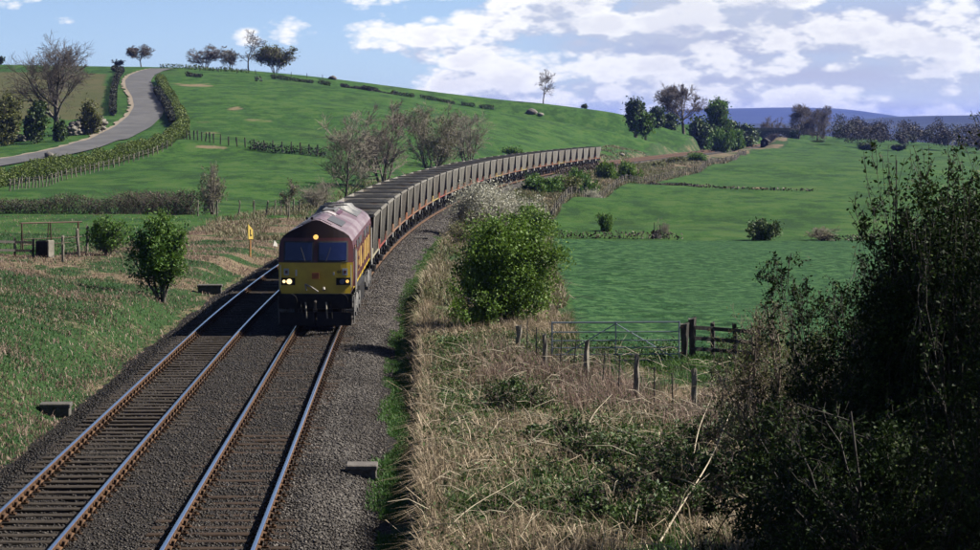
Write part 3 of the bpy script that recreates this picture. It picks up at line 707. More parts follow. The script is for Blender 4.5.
    roof_plate('exhaust_panel', 9.2, 12.6, .30, .42, M['maroon']); roof_plate('exhaust_panel', 9.2, 12.6, -.42, -.30, M['maroon'])
    e = MB(); e.bbox((0, 10.9, 3.86), (.52, 2.6, .16), .04); e.mi = 1; e.box((0, 11.6, 3.95), (.22, .7, .03)); e.build('exhaust_silencer', [M['loco_grey'], M['black']], R)
    roof_plate('radiator_roof', 13.6, 19.6, -.92, .92, M['loco_grey'], .025)
    for yc in (14.9, 17.9):
        g = MB(); g.tube((0, yc, 3.5), (0, yc, 3.90), .86, .56, 28); g.mi = 1; g.tube((0, yc, 3.90), (0, yc, 3.912), .48, .48, 28)
        for k in range(6): g.mi = 0; g.box((0, yc, 3.92), (1.0, .04, .02), rz=k*math.pi/6)
        g.build('radiator_fan', [M['loco_grey'], M['black']], R)
    h = MB()
    for x in (-.08, .10): h.tube((x-.25, .95, 3.93), (x-.25, 1.35, 3.95), .05, .035, 10)
    h.build('air_horn', M['black'], R)
    # underframe and bogies
    t = MB(); t.bbox((0, L/2, .72), (2.45, 5.6, .85), .12); t.build('fuel_tank', M['black'], R)
    for yc in (4.2, 17.15):
        b = MB()
        for s in (-1, 1):
            b.poly_x([(yc-2.75,.72),(yc-2.5,.92),(yc+2.5,.92),(yc+2.75,.72),(yc+2.5,.55),(yc-2.5,.55)], s*1.12, s*1.24)
            for q in (-1.85, 0, 1.85):
                b.box((s*1.2, yc+q, .53), (.24, .42, .38)); b.tube((s*1.22, yc+q-.42, .5), (s*1.22, yc+q-.42, .95), .09, n=8); b.tube((s*1.22, yc+q+.42, .5), (s*1.22, yc+q+.42, .95), .09, n=8)
            b.tube((s*1.27, yc-1.6, .62), (s*1.27, yc-.5, 1.05), .05, n=7); b.tube((s*1.27, yc+1.6, .62), (s*1.27, yc+.5, 1.05), .05, n=7)
        b.box((0, yc, .7), (2.2, 4.6, .18)); bo = b.build('bogie', M['bogie_grey'], R)
        for q in (-1.85, 0, 1.85):
            w_ = MB(); w_.tube((-.82, yc+q, .53), (.82, yc+q, .53), .08, n=8)
            for s in (-1, 1): w_.tube((s*.69, yc+q, .53), (s*.82, yc+q, .53), .53, .52, 24)
            w_.build('wheelset', M['wheel'], bo)
    R.scale = (1, 1, .96)
    return s0+L
S_TRAIN = loco()

# ------------------------------------------------------------------ coal hopper wagons
M['hopper'] = mat('hopper', (.27,.25,.215), .75, c2=(.18,.165,.14), scale=1.1, stretch=(1.5,1.5,.4), c3=(.13,.085,.055), s3=1.3)
M['hopper_b'] = mat('hopper_b', (.22,.205,.18), .75, c2=(.31,.285,.24), scale=.9, stretch=(1.5,1.5,.4), c3=(.12,.10,.085), s3=1.6)
M['hopper_c'] = mat('hopper_c', (.17,.155,.135), .75, c2=(.25,.215,.17), scale=1.3, stretch=(1.5,1.5,.4), c3=(.10,.07,.05), s3=1.0)
M['hopper_end'] = mat('hopper_end', (.055,.05,.045), .85, c2=(.10,.09,.078), scale=1.5, spec=.2)  # coal dust, plus the shade on the sloping ends put into the colour
M['coal'] = mat('coal', (.012,.012,.014), .8, c2=(.04,.039,.043), scale=9, bump=1., bscale=14, spec=.12)
CRD = {'orange': (.50,.15,.04), 'faded orange': (.46,.22,.11), 'red': (.50,.06,.03), 'yellow': (.70,.50,.14), 'cream': (.62,.55,.36), 'rusty brown': (.20,.10,.055)}
for k, v in CRD.items(): v = tuple(.8*q for q in v); M['cradle_'+k] = mat('cradle_'+k.replace(' ', '_'), v, .7, c2=tuple(c*.6 for c in v), scale=3)
WL = 8.14; WP = 8.33
def wagon():
    R = empty('coal_wagon'); yc = WP/2; Lt, Lb = 6.9, 4.5; zt, zb = 3.08, 1.30; W = 1.33
    m = MB(); t = .05
    def ring(L_, w_, z): return [(-w_, yc-L_/2, z), (w_, yc-L_/2, z), (w_, yc+L_/2, z), (-w_, yc+L_/2, z)]
    o = ring(Lb, W-.10, zb)+ring(Lt, W, zt)+ring(Lt-2*t, W-t, zt)+ring(Lt-.9, W-t-.02, zt-.6)
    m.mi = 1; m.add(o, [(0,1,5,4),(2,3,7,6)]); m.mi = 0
    m.add(o, [(1,2,6,5),(3,0,4,7),(4,5,9,8),(5,6,10,9),(6,7,11,10),(7,4,8,11),(8,9,13,12),(9,10,14,13),(10,11,15,14),(11,8,12,15),(3,2,1,0)])
    for s in (-1, 1):                                  # top rail, ribs, end struts
        m.box((s*(W+.01), yc, zt-.05), (.04, Lt-.1, .07))
        for k in range(7):
            q = -3+k; q *= .72; fr = 1-.10/(zt-zb); xb_ = W-.10
            m.add([(s*(xb_+.005), yc+q*.92-.035, zb), (s*(xb_+.005), yc+q*.92+.035, zb), (s*(W+.005), yc+q*1.0+.035, zt-.12), (s*(W+.005), yc+q*1.0-.035, zt-.12),
                   (s*(xb_+.022), yc+q*.92-.035, zb), (s*(xb_+.022), yc+q*.92+.035, zb), (s*(W+.022), yc+q*1.0+.035, zt-.12), (s*(W+.022), yc+q*1.0-.035, zt-.12)],
                  [(4,5,6,7),(0,4,7,3),(1,2,6,5),(0,1,5,4),(3,7,6,2)])
        m.box((0, yc+s*(Lt/2+.015), zt-.03), (2*W, .10, .14))
        for k in range(4): 
            x = -.96+k*.64; m.add([(x-.03, yc+s*Lb/2, zb), (x+.03, yc+s*Lb/2, zb), (x+.03, yc+s*(Lt/2), zt-.12), (x-.03, yc+s*(Lt/2), zt-.12), (x-.03, yc+s*(Lb/2+.06), zb), (x+.03, yc+s*(Lb/2+.06), zb), (x+.03, yc+s*(Lt/2+.06), zt-.12), (x-.03, yc+s*(Lt/2+.06), zt-.12)], [(4,5,6,7),(7,6,5,4),(0,4,7,3),(1,5,6,2)])
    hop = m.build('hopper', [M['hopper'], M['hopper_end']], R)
    # coal load
    nx, ny = 9, 26; V = []; r = random.Random(4)
    for j in range(ny):
        for i in range(nx):
            x = (-1+2*i/(nx-1))*(W-.06); y = yc+(-1+2*j/(ny-1))*(Lt/2-.06)
            e = min(1, 3*(1-abs(2*i/(nx-1)-1))+.0)*min(1, 4*(1-abs(2*j/(ny-1)-1)))
            V.append((x, y, zt-.20+.20*e*(.8+.2*math.sin(j*.9))+r.uniform(-.035, .035)))
    F = [(j*nx+i, j*nx+i+1, (j+1)*nx+i+1, (j+1)*nx+i) for j in range(ny-1) for i in range(nx-1)]
    me = bpy.data.meshes.new('coal'); me.from_pydata(V, [], F); c = link('coal', me, M['coal'], R); c['kind'] = 'stuff'
    # cradle: the coloured frame the hopper sits in
    m = MB()
    for s in (-1, 1):
        m.box((s*1.22, yc, 1.25), (.10, 5.9, .07))
        m.box((0, yc+s*2.95, 1.26), (2.5, .16, .14))
        for k in (-1, 1): m.add([(k*1.27, yc+s*2.95, 1.19), (k*1.27, yc+s*3.55, 1.19), (k*1.27, yc+s*2.95, 1.62), (k*1.19, yc+s*2.95, 1.19), (k*1.19, yc+s*3.55, 1.19), (k*1.19, yc+s*2.95, 1.62)], [(0,1,2),(3,5,4),(0,3,4,1),(1,4,5,2),(2,5,3,0)])
    m.build('cradle', M['cradle_orange'], R)
    # chassis
    m = MB()
    for s in (-1, 1):
        m.box((s*.98, yc, 1.04), (.12, WL-1.1, .24)); m.box((0, yc+s*(WL/2-.58), 1.04), (2.3, .14, .34))
        for q in (-2.6, 2.6):
            m.poly_x([(yc+q-.5,.95),(yc+q+.5,.95),(yc+q+.16,.40),(yc+q-.16,.40)], s*.98, s*1.10); m.box((s*1.1, yc+q, .55), (.16, .3, .28))
            m.box((s*1.06, yc+q, .86), (.1, 1.3, .09)); 
        m.tube((s*1.15, yc-1.3, .78), (s*1.15, yc+1.5, .62), .04, n=6); m.tube((s*1.16, yc-1.3, .78), (s*1.16, yc-1.3, .5), .16, .16, 8)
    m.build('chassis', M['black'], R)
    m = MB()                                           # discharge hoppers under the body
    for q in (-1.0, 1.0):
        a = [(-.8, yc+q-.95, 1.3), (.8, yc+q-.95, 1.3), (.8, yc+q+.95, 1.3), (-.8, yc+q+.95, 1.3), (-.5, yc+q-.3, .42), (.5, yc+q-.3, .42), (.5, yc+q+.3, .42), (-.5, yc+q+.3, .42)]
        m.add(a, [(0,4,5,1),(1,5,6,2),(2,6,7,3),(3,7,4,0),(4,7,6,5)])
    m.build('discharge_chute', M['bogie_grey'], R)
    for q in (-2.6, 2.6):
        m = MB(); m.tube((-.82, yc+q, .46), (.82, yc+q, .46), .07, n=8)
        for s in (-1, 1): m.tube((s*.69, yc+q, .46), (s*.82, yc+q, .46), .46, .45, 18); m.tube((s*.82, yc+q, .46), (s*.84, yc+q, .46), .2, .18, 10)
        m.build('wheelset', M['wheel'], R)
    for s in (-1, 1):
        for k in (-1, 1):
            m = MB(); m.tube((k*.865, yc+s*(WL/2-.5), 1.04), (k*.865, yc+s*(WP/2-.07), 1.04), .09, .1, 8); m.tube((k*.865, yc+s*(WP/2-.07), 1.04), (k*.865, yc+s*(WP/2-.01), 1.04), .22, .22, 12); m.build('buffer', M['black'], R)
    m = MB(); m.box((1.17, yc-2.2, 1.02), (.04, .5, .3)); m.build('data_panel', M['white_paint'], R)
    return R
ORD = 'first second third fourth fifth sixth seventh eighth ninth tenth eleventh twelfth thirteenth fourteenth fifteenth sixteenth seventeenth eighteenth nineteenth twentieth twenty-first twenty-second twenty-third twenty-fourth twenty-fifth twenty-sixth twenty-seventh twenty-eighth twenty-ninth thirtieth thirty-first thirty-second thirty-third thirty-fourth thirty-fifth thirty-sixth'.split()
def train():
    proto = wagon(); kids = list(proto.children)
    cr = ['cream','red','rusty brown','faded orange','faded orange','orange','faded orange','orange','faded orange','yellow','red','faded orange','faded orange','orange','faded orange','faded orange','red','rusty brown','faded orange','yellow','faded orange','faded orange','orange','yellow','rusty brown','faded orange','orange','faded orange','orange','yellow','faded orange','orange','faded orange','rusty brown','faded orange','orange']
    for k in range(36):
        if k == 0: R = proto; ch = kids
        else:
            R = proto.copy(); COL.objects.link(R); ch = []
            for c0 in kids: c = c0.copy(); COL.objects.link(c); c.parent = R; ch.append(c)
        s = S_TRAIN+.1+k*WP; ya, yb = y_at_s(s+1.57), y_at_s(s+6.77); pa, pb = trk(np.array(ya), 0.), trk(np.array(yb), 0.)
        th = math.atan2(pb[0]-pa[0], pb[1]-pa[1]); R.location = Vector(pa)-Vector((math.sin(th), math.cos(th), 0))*1.57; R.rotation_euler = (0, 0, -th)
        for c in ch:
            nmx = c.name.split('.')[0]
            if nmx == 'cradle': c.material_slots[0].link = 'OBJECT'; c.material_slots[0].material = M['cradle_'+cr[k]]
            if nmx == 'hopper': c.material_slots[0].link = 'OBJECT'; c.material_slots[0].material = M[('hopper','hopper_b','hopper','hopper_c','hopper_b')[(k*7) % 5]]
        if k == 0: lb = 'grey coal hopper wagon with cream lower frame coupled directly behind the locomotive'
        elif k == 35: lb = 'last grey coal hopper wagon at the tail end of the train'
        else: lb = '%s coal hopper wagon behind the locomotive, grey with %s lower frame' % (ORD[k], cr[k])
        tag(R, lb, 'wagon', 'loaded coal hopper wagons of the train')
train()

# ------------------------------------------------------------------ plants
def _norm(a): return a/np.maximum(np.linalg.norm(a, axis=-1, keepdims=True), 1e-9)
def _perp(D, r):
    a = r.normal(size=D.shape); a -= (a*D).sum(-1, keepdims=True)*D; return _norm(a)
def grow(seed, P, D, L, R, levels):
    """branches level by level; returns for each level the segments (p0, p1, r0, r1)"""
    r = np.random.default_rng(seed); P, D = np.asarray(P, float), _norm(np.asarray(D, float)); L, R = np.asarray(L, float), np.asarray(R, float)
    out = []
    for lv in levels:
        ns = lv['seg']; n = len(P); pts = [P]; dirs = [D]; rad = [R]; p, d = P, D
        for s in range(ns):
            d = _norm(d+lv.get('jit', .15)*r.normal(size=d.shape)+np.array([0, 0, lv.get('up', .05)]))
            p = p+d*(L/ns)[:, None]; pts.append(p); dirs.append(d); rad.append(R*(1-(1-lv.get('taper', .35))*(s+1)/ns))
        out.append((np.concatenate(pts[:-1]), np.concatenate(pts[1:]), np.concatenate(rad[:-1]), np.concatenate(rad[1:])))
        k = lv.get('kids', 0)
        if not k: break
        A = np.stack(pts, 1); DD = np.stack(dirs, 1); RR = np.stack(rad, 1)
        cnt = np.maximum(1, r.poisson(k, n)) if k < 5 else np.full(n, k)
        idx = np.repeat(np.arange(n), cnt); t = r.uniform(lv.get('t0', .25), 1, len(idx))*ns
        j = np.minimum(t.astype(int), ns-1); f = (t-j)[:, None]
        P = A[idx, j]*(1-f)+A[idx, j+1]*f; d0 = DD[idx, j+1]
        ang = np.radians(r.normal(lv.get('ang', 45), lv.get('dang', 12), len(idx)))[:, None]
        D = _norm(d0*np.cos(ang)+_perp(d0, r)*np.sin(ang))
        L = L[idx]*lv.get('lr', .55)*r.uniform(.6, 1.25, len(idx))*(1.15-.45*t/ns)
        R = np.minimum(RR[idx, j]*lv.get('rr', .5), RR[idx, j])
    return out
def tubes(seg, k, rmin=0.):
    p0, p1, r0, r1 = seg; n = len(p0); d = _norm(p1-p0); a = np.where(np.abs(d[:, 2:3]) < .9, [[0., 0, 1]], [[1., 0, 0]])
    u = _norm(np.cross(d, a)); v = np.cross(d, u); r0, r1 = np.maximum(r0, rmin), np.maximum(r1, rmin)
    th = np.arange(k)*2*math.pi/k; cs = np.cos(th)[None, :, None]*u[:, None]+np.sin(th)[None, :, None]*v[:, None]
    V = np.concatenate([p0[:, None]+cs*r0[:, None, None], p1[:, None]+cs*r1[:, None, None]], 1)
    i = np.arange(k); f = np.stack([i, (i+1) % k, k+(i+1) % k, k+i], -1)
    F = (np.arange(n)[:, None, None]*2*k+f[None]).reshape(-1, 4); return V.reshape(-1, 3), F
def join_tubes(segs, sides, rmin=0.):
    Vs, Fs, b = [], [], 0
    for s, k in zip(segs, sides):
        V, F = tubes(s, k, rmin); Vs.append(V); Fs.append(F+b); b += len(V)
    return np.concatenate(Vs), np.concatenate(Fs)
def leaf_geo(P, size, r, up=.0, aspect=1.5):
    n = len(P); nrm = _norm(r.normal(size=(n, 3))+np.array([0, 0, up])); u = _perp(nrm, r); v = np.cross(nrm, u)
    s = (size*r.uniform(.6, 1.35, n))[:, None] if np.isscalar(size) else (size*r.uniform(.6, 1.35, n))[:, None]
    V = np.stack([P-u*s*aspect*.5, P-v*s*.38+nrm*s*.1, P+u*s*aspect*.5, P+v*s*.38+nrm*s*.1], 1)
    F = np.arange(n*4).reshape(n, 4); return V.reshape(-1, 3), F
def seg_points(seg, n, r, jit):
    p0, p1 = seg[0], seg[1]; i = r.integers(0, len(p0), n); t = r.uniform(0, 1, (n, 1)); return p0[i]*(1-t)+p1[i]*t+r.normal(size=(n, 3))*jit
def plant_mesh(seed, kind, h, wd, leaf=0, lsize=.1, ljit=.12, sides=(6, 4, 3, 3, 3), rmin=0., bare_low=0., fill=0., base=.0):
    """unit plants scaled to height h and crown width wd; returns wood levels and leaves"""
    r = np.random.default_rng(seed+1000)
    if kind == 'tree':        # single bole, spreading limbs
        segs = grow(seed, [(0, 0, 0)], [(r.normal()*.06, r.normal()*.06, 1)], [5.0], [.26], [
            dict(seg=6, kids=14, t0=.30, ang=50, lr=.78, rr=.5, jit=.05, up=.02, taper=.25), dict(seg=6, kids=8, t0=.2, ang=40, lr=.55, rr=.5, jit=.10, up=.07, taper=.3),
            dict(seg=4, kids=8, ang=42, lr=.6, rr=.5, jit=.12, up=.05, taper=.35), dict(seg=3, kids=5, ang=40, lr=.7, rr=.65, jit=.15, up=.03, taper=.5), dict(seg=2, jit=.18, taper=.5)])
    elif kind == 'birch':     # upright, fine
        segs = grow(seed, [(0, 0, 0)], [(r.normal()*.04, r.normal()*.04, 1)], [7.0], [.13], [
            dict(seg=9, kids=30, t0=.14, ang=46, lr=.40, rr=.42, jit=.05, up=.05, taper=.15), dict(seg=5, kids=7, t0=.15, ang=36, lr=.5, rr=.55, jit=.12, up=.10, taper=.3),
            dict(seg=3, kids=8, ang=40, lr=.75, rr=.7, jit=.18, up=.06, taper=.4), dict(seg=2, jit=.2, taper=.5)])
    elif kind == 'multi':     # several stems from one stool
        k = 6; a = np.arange(k)*2*math.pi/k+r.uniform(0, .6, k); sp_ = r.uniform(.12, .42, k)
        segs = grow(seed, np.c_[np.cos(a)*.2, np.sin(a)*.2, a*0], np.c_[np.cos(a)*sp_, np.sin(a)*sp_, a*0+1], r.uniform(5.2, 6, k)*(1-.95*np.maximum(sp_-.15, 0)), np.full(k, .10), [
            dict(seg=7, kids=10, t0=.2, ang=34, lr=.42, rr=.5, jit=.08, up=.05, taper=.2), dict(seg=4, kids=7, t0=.15, ang=36, lr=.5, rr=.55, jit=.14, up=.08, taper=.3),
            dict(seg=3, kids=8, ang=40, lr=.75, rr=.7, jit=.18, up=.04, taper=.4), dict(seg=2, jit=.2, taper=.5)])
    elif kind == 'open':      # gaunt open crown
        segs = grow(seed, [(0, 0, 0)], [(.03, 0, 1)], [6.0], [.17], [
            dict(seg=7, kids=15, t0=.28, ang=44, lr=.52, rr=.5, jit=.07, up=.03, taper=.2), dict(seg=5, kids=8, t0=.2, ang=42, lr=.5, rr=.5, jit=.15, up=.05, taper=.3),
            dict(seg=3, kids=7, ang=42, lr=.6, rr=.6, jit=.2, up=.03, taper=.4), dict(seg=2, jit=.22, taper=.5)])
    else:                     # shrub
        k = 9; a = r.uniform(0, 6.28, k); sp_ = r.uniform(.1, .9, k)
        segs = grow(seed, np.c_[np.cos(a)*.12, np.sin(a)*.12, a*0], np.c_[np.cos(a)*sp_, np.sin(a)*sp_, a*0+1], r.uniform(1.5, 2.6, k), np.full(k, .05), [
            dict(seg=5, kids=9, t0=.15, ang=48, lr=.5, rr=.5, jit=.16, up=.03, taper=.3), dict(seg=4, kids=7, t0=.1, ang=46, lr=.52, rr=.55, jit=.2, up=.04, taper=.3),
            dict(seg=3, kids=4, ang=45, lr=.6, rr=.6, jit=.22, up=.03, taper=.4), dict(seg=2, jit=.25, taper=.5)])
    allp = np.concatenate([s[1] for s in segs]); zmax = np.percentile(allp[:, 2], 99.7)
    c = np.median(allp[:, :2], 0)*0; rx = max(np.percentile(np.abs(allp[:, 0]-c[0]), 97), np.percentile(np.abs(allp[:, 1]-c[1]), 97))
    sc = np.array([wd*.5/rx, wd*.5/rx, h/zmax]); rs = h/zmax
    segs = [(s[0]*sc, s[1]*sc, s[2]*rs, s[3]*rs) for s in segs]
    lv = None
    if leaf:
        P = np.concatenate([seg_points(segs[-1], int(leaf*.75), r, ljit), seg_points(segs[-2], int(leaf*.25), r, ljit)])
        if fill:              # leaf clumps through the crown: shell and interior, broken outline
            n2 = int(leaf*fill); K = max(24, n2//55); dv = _norm(r.normal(size=(K, 3))); zc0 = h*(base+(1-base)*.5); rz_ = h*(1-base)*.5
            lump = 1+.34*np.sin(dv[:, 0]*5+seed)*np.cos(dv[:, 1]*4.3+seed*2)+.16*np.sin(dv[:, 2]*7+dv[:, 0]*4)
            cc = dv*(r.uniform(.25, 1, (K, 1))**.45)*lump[:, None]*np.array([wd*.41, wd*.41, rz_*.88]); 
            i = r.integers(0, K, n2); sg = wd*.055*r.uniform(.5, 1.5, K)
            Q = cc[i]+r.normal(size=(n2, 3))*sg[i][:, None]+np.array([0, 0, zc0]); P = np.concatenate([P, Q])
        if bare_low: P = P[P[:, 2] > bare_low*h*r.uniform(.3, 1.4, len(P))]
        P[:, 2] = np.maximum(P[:, 2], .05)
        lv = leaf_geo(P, lsize, r, .25); tone = np.repeat(np.clip(r.normal(.45, .22, len(P)), 0, 1), 4)
        lv = (*lv, tone)
    nb = 2 if kind in ('tree', 'open') else 1
    sd = list(sides)
    return join_tubes(segs[:nb], sd[:nb], rmin), join_tubes(segs[nb:], sd[nb:nb+len(segs)], rmin), lv
PLANTS = {}
def plant(name, loc, key, seed, kind, h, wd, bark, twig, leafm=None, leaf=0, lsize=.1, ljit=.12, rot=None, label=None, cat='tree', group=None, lean=None, **kw):
    """a plant: trunk, branches and, where it is in leaf, foliage. Meshes are shared between plants of one key."""
    root = empty(name, loc, random.uniform(0, 6.28) if rot is None else rot, label, cat, group)
    if key not in PLANTS:
        a, b, lv = plant_mesh(seed, kind, 1.0*h, wd, leaf, lsize, ljit, **kw); ms = [npmesh('trunk', a[0], [a[1]], smooth=True), npmesh('branches', b[0], [b[1]])]
        ms[0].materials.append(M[bark]); ms[1].materials.append(M[twig])
        if lv: q = npmesh('foliage', lv[0], [lv[1]], dict(tone=lv[2])); q.materials.append(M[leafm]); ms.append(q)
        PLANTS[key] = (ms, h, wd)
    ms, h0, w0 = PLANTS[key]
    root.scale = (wd/w0, wd/w0, h/h0)
    if lean: root.rotation_euler = (lean[0], lean[1], root.rotation_euler[2])
    link('trunk', ms[0], None, root); link('branches', ms[1], None, root)['kind'] = 'stuff'
    if len(ms) > 2: link('foliage', ms[2], None, root)['kind'] = 'stuff'
    return root
def pplant(name, px, Y, pytop, pw, *a, sink=.05, **k):
    """place on the ground at depth Y with the height and width it has there"""
    L = at(px, Y); h = ztop(pytop, Y)-L.z; L.z -= sink; return plant(name, L, a[0], a[1], a[2], h, pw*(.84 if k.get('fill') else 1)/ppm(Y), *a[3:], **k)

# the large ash by the road and its neighbours
pplant('bare_tree', 57, 366, 36, 112, 'bigash', 3, 'tree', 'bark', 'twig_brown', rmin=.018, label='large bare spreading tree between the road and the ploughed field', rot=.4)
pplant('evergreen_shrub', 38, 358, 102, 28, 'ever1', 5, 'shrub', 'bark', 'twig_dark', 'leaf_ever', 5200, .34, .25, fill=.8, label='dark rounded evergreen shrub below the large bare tree', cat='shrub')
pplant('evergreen_shrub', 8, 352, 93, 42, 'ever2', 6, 'shrub', 'bark', 'twig_dark', 'leaf_olive', 6200, .30, .3, fill=.6, label='tall olive brown shrub at the far end of the roadside wall', cat='shrub')
pplant('olive_shrub', 93, 376, 99, 25, 'olive1', 7, 'shrub', 'bark', 'twig_grey', 'leaf_olive', 2600, .26, .3, fill=.5, label='small olive shrub beside the ruined stone wall by the road', cat='shrub')
pplant('ivy_shrub', 62, 362, 118, 16, 'ever3', 8, 'shrub', 'bark', 'twig_dark', 'leaf_ever', 1500, .28, .2, fill=.8, label='small dark ivy shrub at the foot of the large bare tree', cat='shrub')
# along the crest
def crest(name, px, top, pw, key, seed, kind, label, Y=646, **k):
    return pplant(name, px, Y, top, pw, key, seed, kind, 'bark', k.pop('twig', 'twig_brown'), rmin=k.pop('rmin', .024), label=label, **k)
crest('bare_tree', 143, 44, 25, 'crest1', 11, 'tree', 'lone flat topped bare tree on the skyline beside the road summit')
crest('bare_tree', 207, 45, 32, 'crest2', 12, 'multi', 'broad round bare tree at the near end of the skyline clump', twig='twig_red')
crest('bare_tree', 232, 49, 20, 'crest3', 13, 'multi', 'short pale bare tree between the round tree and the tall tree on the skyline', twig='twig_grey')
crest('bare_tree', 250, 29, 28, 'crest4', 14, 'open', 'tallest open bare tree of the skyline clump')
crest('budding_tree', 276, 45, 34, 'crest5', 15, 'multi', 'olive budding tree closing the skyline clump', leafm='leaf_olive', leaf=2600, lsize=.4, ljit=.5)
crest('bare_tree', 543, 69, 23, 'crest6', 16, 'open', 'lone gaunt bare tree standing on the open hillside', Y=640)
crest('thorn_bush', 120, 59, 12, 'thorn1', 17, 'shrub', 'tiny dark thorn bush on the skyline near the lone flat topped tree', cat='bush', twig='twig_dark')
crest('thorn_bush', 4, 56, 8, 'thorn2', 18, 'shrub', 'tiny thorn bush on the skyline above the ploughed field', cat='bush', twig='twig_dark', leafm='leaf_ever', leaf=300, lsize=.4)
crest('thorn_bush', 584, 104, 5, 'thorn4', 19, 'shrub', 'tiny dark thorn bush on the hillside skyline past the lone gaunt tree', cat='bush', Y=640, leafm='leaf_ever', leaf=300, lsize=.35)
# the four bare trees behind the train
pplant('bare_tree', 344, 217, 112, 66, 'birch1', 21, 'birch', 'bark', 'twig_grey', rmin=.016, label='pale slender bare tree nearest the locomotive behind the wagons')
pplant('bare_tree', 383, 257, 101, 66, 'birch2', 22, 'multi', 'bark', 'twig_red', rmin=.016, label='reddish bare tree behind the wagons between the slender tree and the green one')
pplant('budding_tree', 431, 300, 105, 62, 'alder', 23, 'multi', 'bark', 'twig_grey', 'leaf_budding', 3400, .16, .25, rmin=.015, label='many stemmed tree just turning green behind the wagons')
pplant('bare_tree', 468, 335, 104, 60, 'birch3', 24, 'multi', 'bark', 'twig_grey', rmin=.015, label='grey bare tree behind the wagons farthest along the train')
pplant('bare_shrub', 318, 206, 176, 42, 'scrub1', 25, 'shrub', 'bark_pale', 'twig_grey', rmin=.009, label='low bare scrub below the pale slender tree behind the locomotive', cat='shrub')
pplant('green_bush', 513, 420, 149, 22, 'gb1', 26, 'shrub', 'bark', 'twig_dark', 'leaf_mid', 1500, .3, .3, fill=1, label='small green bush on the slope above the middle of the train', cat='bush')
# hedgerow shrubs and saplings beside the line
pplant('bare_shrub', 213, 187, 163, 38, 'scrub2', 27, 'shrub', 'bark', 'twig_grey', 'leaf_budding', 900, .10, .12, rmin=.011, label='grey leaning thorn rising from the end of the brown hedge', cat='shrub')
pplant('bare_sapling', 289, 186, 178, 22, 'sap1', 28, 'open', 'bark_pale', 'bark_pale', 'leaf_budding', 300, .10, .12, rmin=.012, label='thin pale trunked sapling by the fence behind the locomotive', cat='tree', lean=(0, .12))
pplant('hawthorn_bush', 162, 96, 208, 66, 'haw1', 31, 'shrub', 'bark', 'twig_dark', 'leaf_mid', 6500, .085, .09, fill=1.2, base=.2, label='dense green hawthorn on a short trunk beside the ballast', cat='bush', bare_low=.22)
pplant('hawthorn_bush', 108, 119, 215, 48, 'haw2', 32, 'shrub', 'bark', 'twig_dark', 'leaf_mid', 2600, .095, .09, fill=.6, base=.3, label='smaller sparse green hawthorn next to the rusty hurdle', cat='bush', bare_low=.3)
# right of the line
pplant('hawthorn_bush', 503, 77.5, 217, 126, 'haw3', 33, 'shrub', 'bark', 'twig_dark', 'leaf_bright', 26000, .07, .10, fill=1.1, label='big bright green hawthorn bush growing between the line and the field gate', cat='bush', rot=2.1)
pplant('blossom_bush', 484, 160, 182, 92, 'bl1', 34, 'shrub', 'bark', 'twig_grey', 'blossom', 9000, .10, .12, fill=1., label='wide blackthorn in white blossom behind the big green hawthorn', cat='bush')
pplant('blossom_bush', 526, 176, 196, 58, 'bl2', 35, 'shrub', 'bark', 'twig_grey', 'blossom', 4200, .10, .12, fill=1., label='lower blackthorn in white blossom toward the field fence', cat='bush')
pplant('budding_bush', 468, 141, 212, 44, 'bud1', 36, 'shrub', 'bark', 'twig_grey', 'leaf_budding', 2400, .08, .12, label='olive budding bush at the ballast edge before the white blackthorn', cat='bush')
pplant('green_bush', 530, 146, 206, 62, 'gb2', 37, 'shrub', 'bark', 'twig_dark', 'leaf_bright', 4200, .11, .12, fill=1., label='fresh green bush rising above the back of the big hawthorn', cat='bush')
for px, Y, top, pw, key, sd, mt, lb in ((541,262,176,40,'gb3',38,'leaf_mid','green bush on the railway bank close to the tail of the train'),
        (562,268,178,36,'gb4',39,'leaf_olive','olive bush on the railway bank beside the white spray of blossom'),
        (578,300,172,34,'gb3',38,'leaf_mid','taller green bush on the bank under the last wagons'),
        (607,345,163,26,'gb4',39,'leaf_bright','bright green bush just past the last wagon, the nearer of a touching pair'),
        (627,356,163,24,'gb3',38,'leaf_bright','bright green bush just past the last wagon, the farther of a touching pair'),
        (657,430,162,20,'gb4',39,'leaf_olive','olive scrub bush on the bank inside the bend of the fence'),
        (676,455,157,24,'gb3',38,'leaf_olive','dull green scrub bush beside the rails after the touching pair'),
        (697,480,153,26,'gb4',39,'leaf_mid','leafy scrub bush on the bank close to the top of the fence bend'),
        (720,610,131,30,'gb3',38,'leaf_mid','rounded green tree-like bush above the rails before the lineside hut'),
        (737,640,131,18,'gb4',39,'leaf_mid','green bush between the rounded bush and the bridge'),
        (748,790,130,20,'gb3',38,'leaf_ever','dark bush on the cutting side in front of the bridge parapet'),
        (792,800,131,11,'gb4',39,'leaf_ever','dark upright bush at the foot of the bridge by the field'),
        (817,735,140,14,'gb3',38,'leaf_ever','low dark bush under the two bare trees by the bridge'),
        (606,193,214,18,'gb4',39,'leaf_mid','small isolated green bush at the near corner of the far field'),
        (762,184,221,36,'gb3',38,'leaf_ever','round dark green bush standing on the field boundary')):
    b = pplant('green_bush', px, Y, top, pw, key, sd, 'shrub', 'bark', 'twig_grey', mt, 2600, .20, .22, label=lb, cat='bush', fill=1.2)
    f = [c for c in b.children if c.name.startswith('foliage')][0]; f.material_slots[0].link = 'OBJECT'; f.material_slots[0].material = M[mt]
pplant('blossom_bush', 592, 285, 188, 20, 'bl2', 35, 'shrub', 'bark', 'twig_grey', 'blossom', label='small spray of white blossom on the bank by the field fence', cat='bush')
pplant('bare_shrub', 664, 187, 218, 14, 'scrub1', 25, 'shrub', 'bark', 'twig_grey', label='thin bare shrub on the field boundary beside the broken stump', cat='shrub')
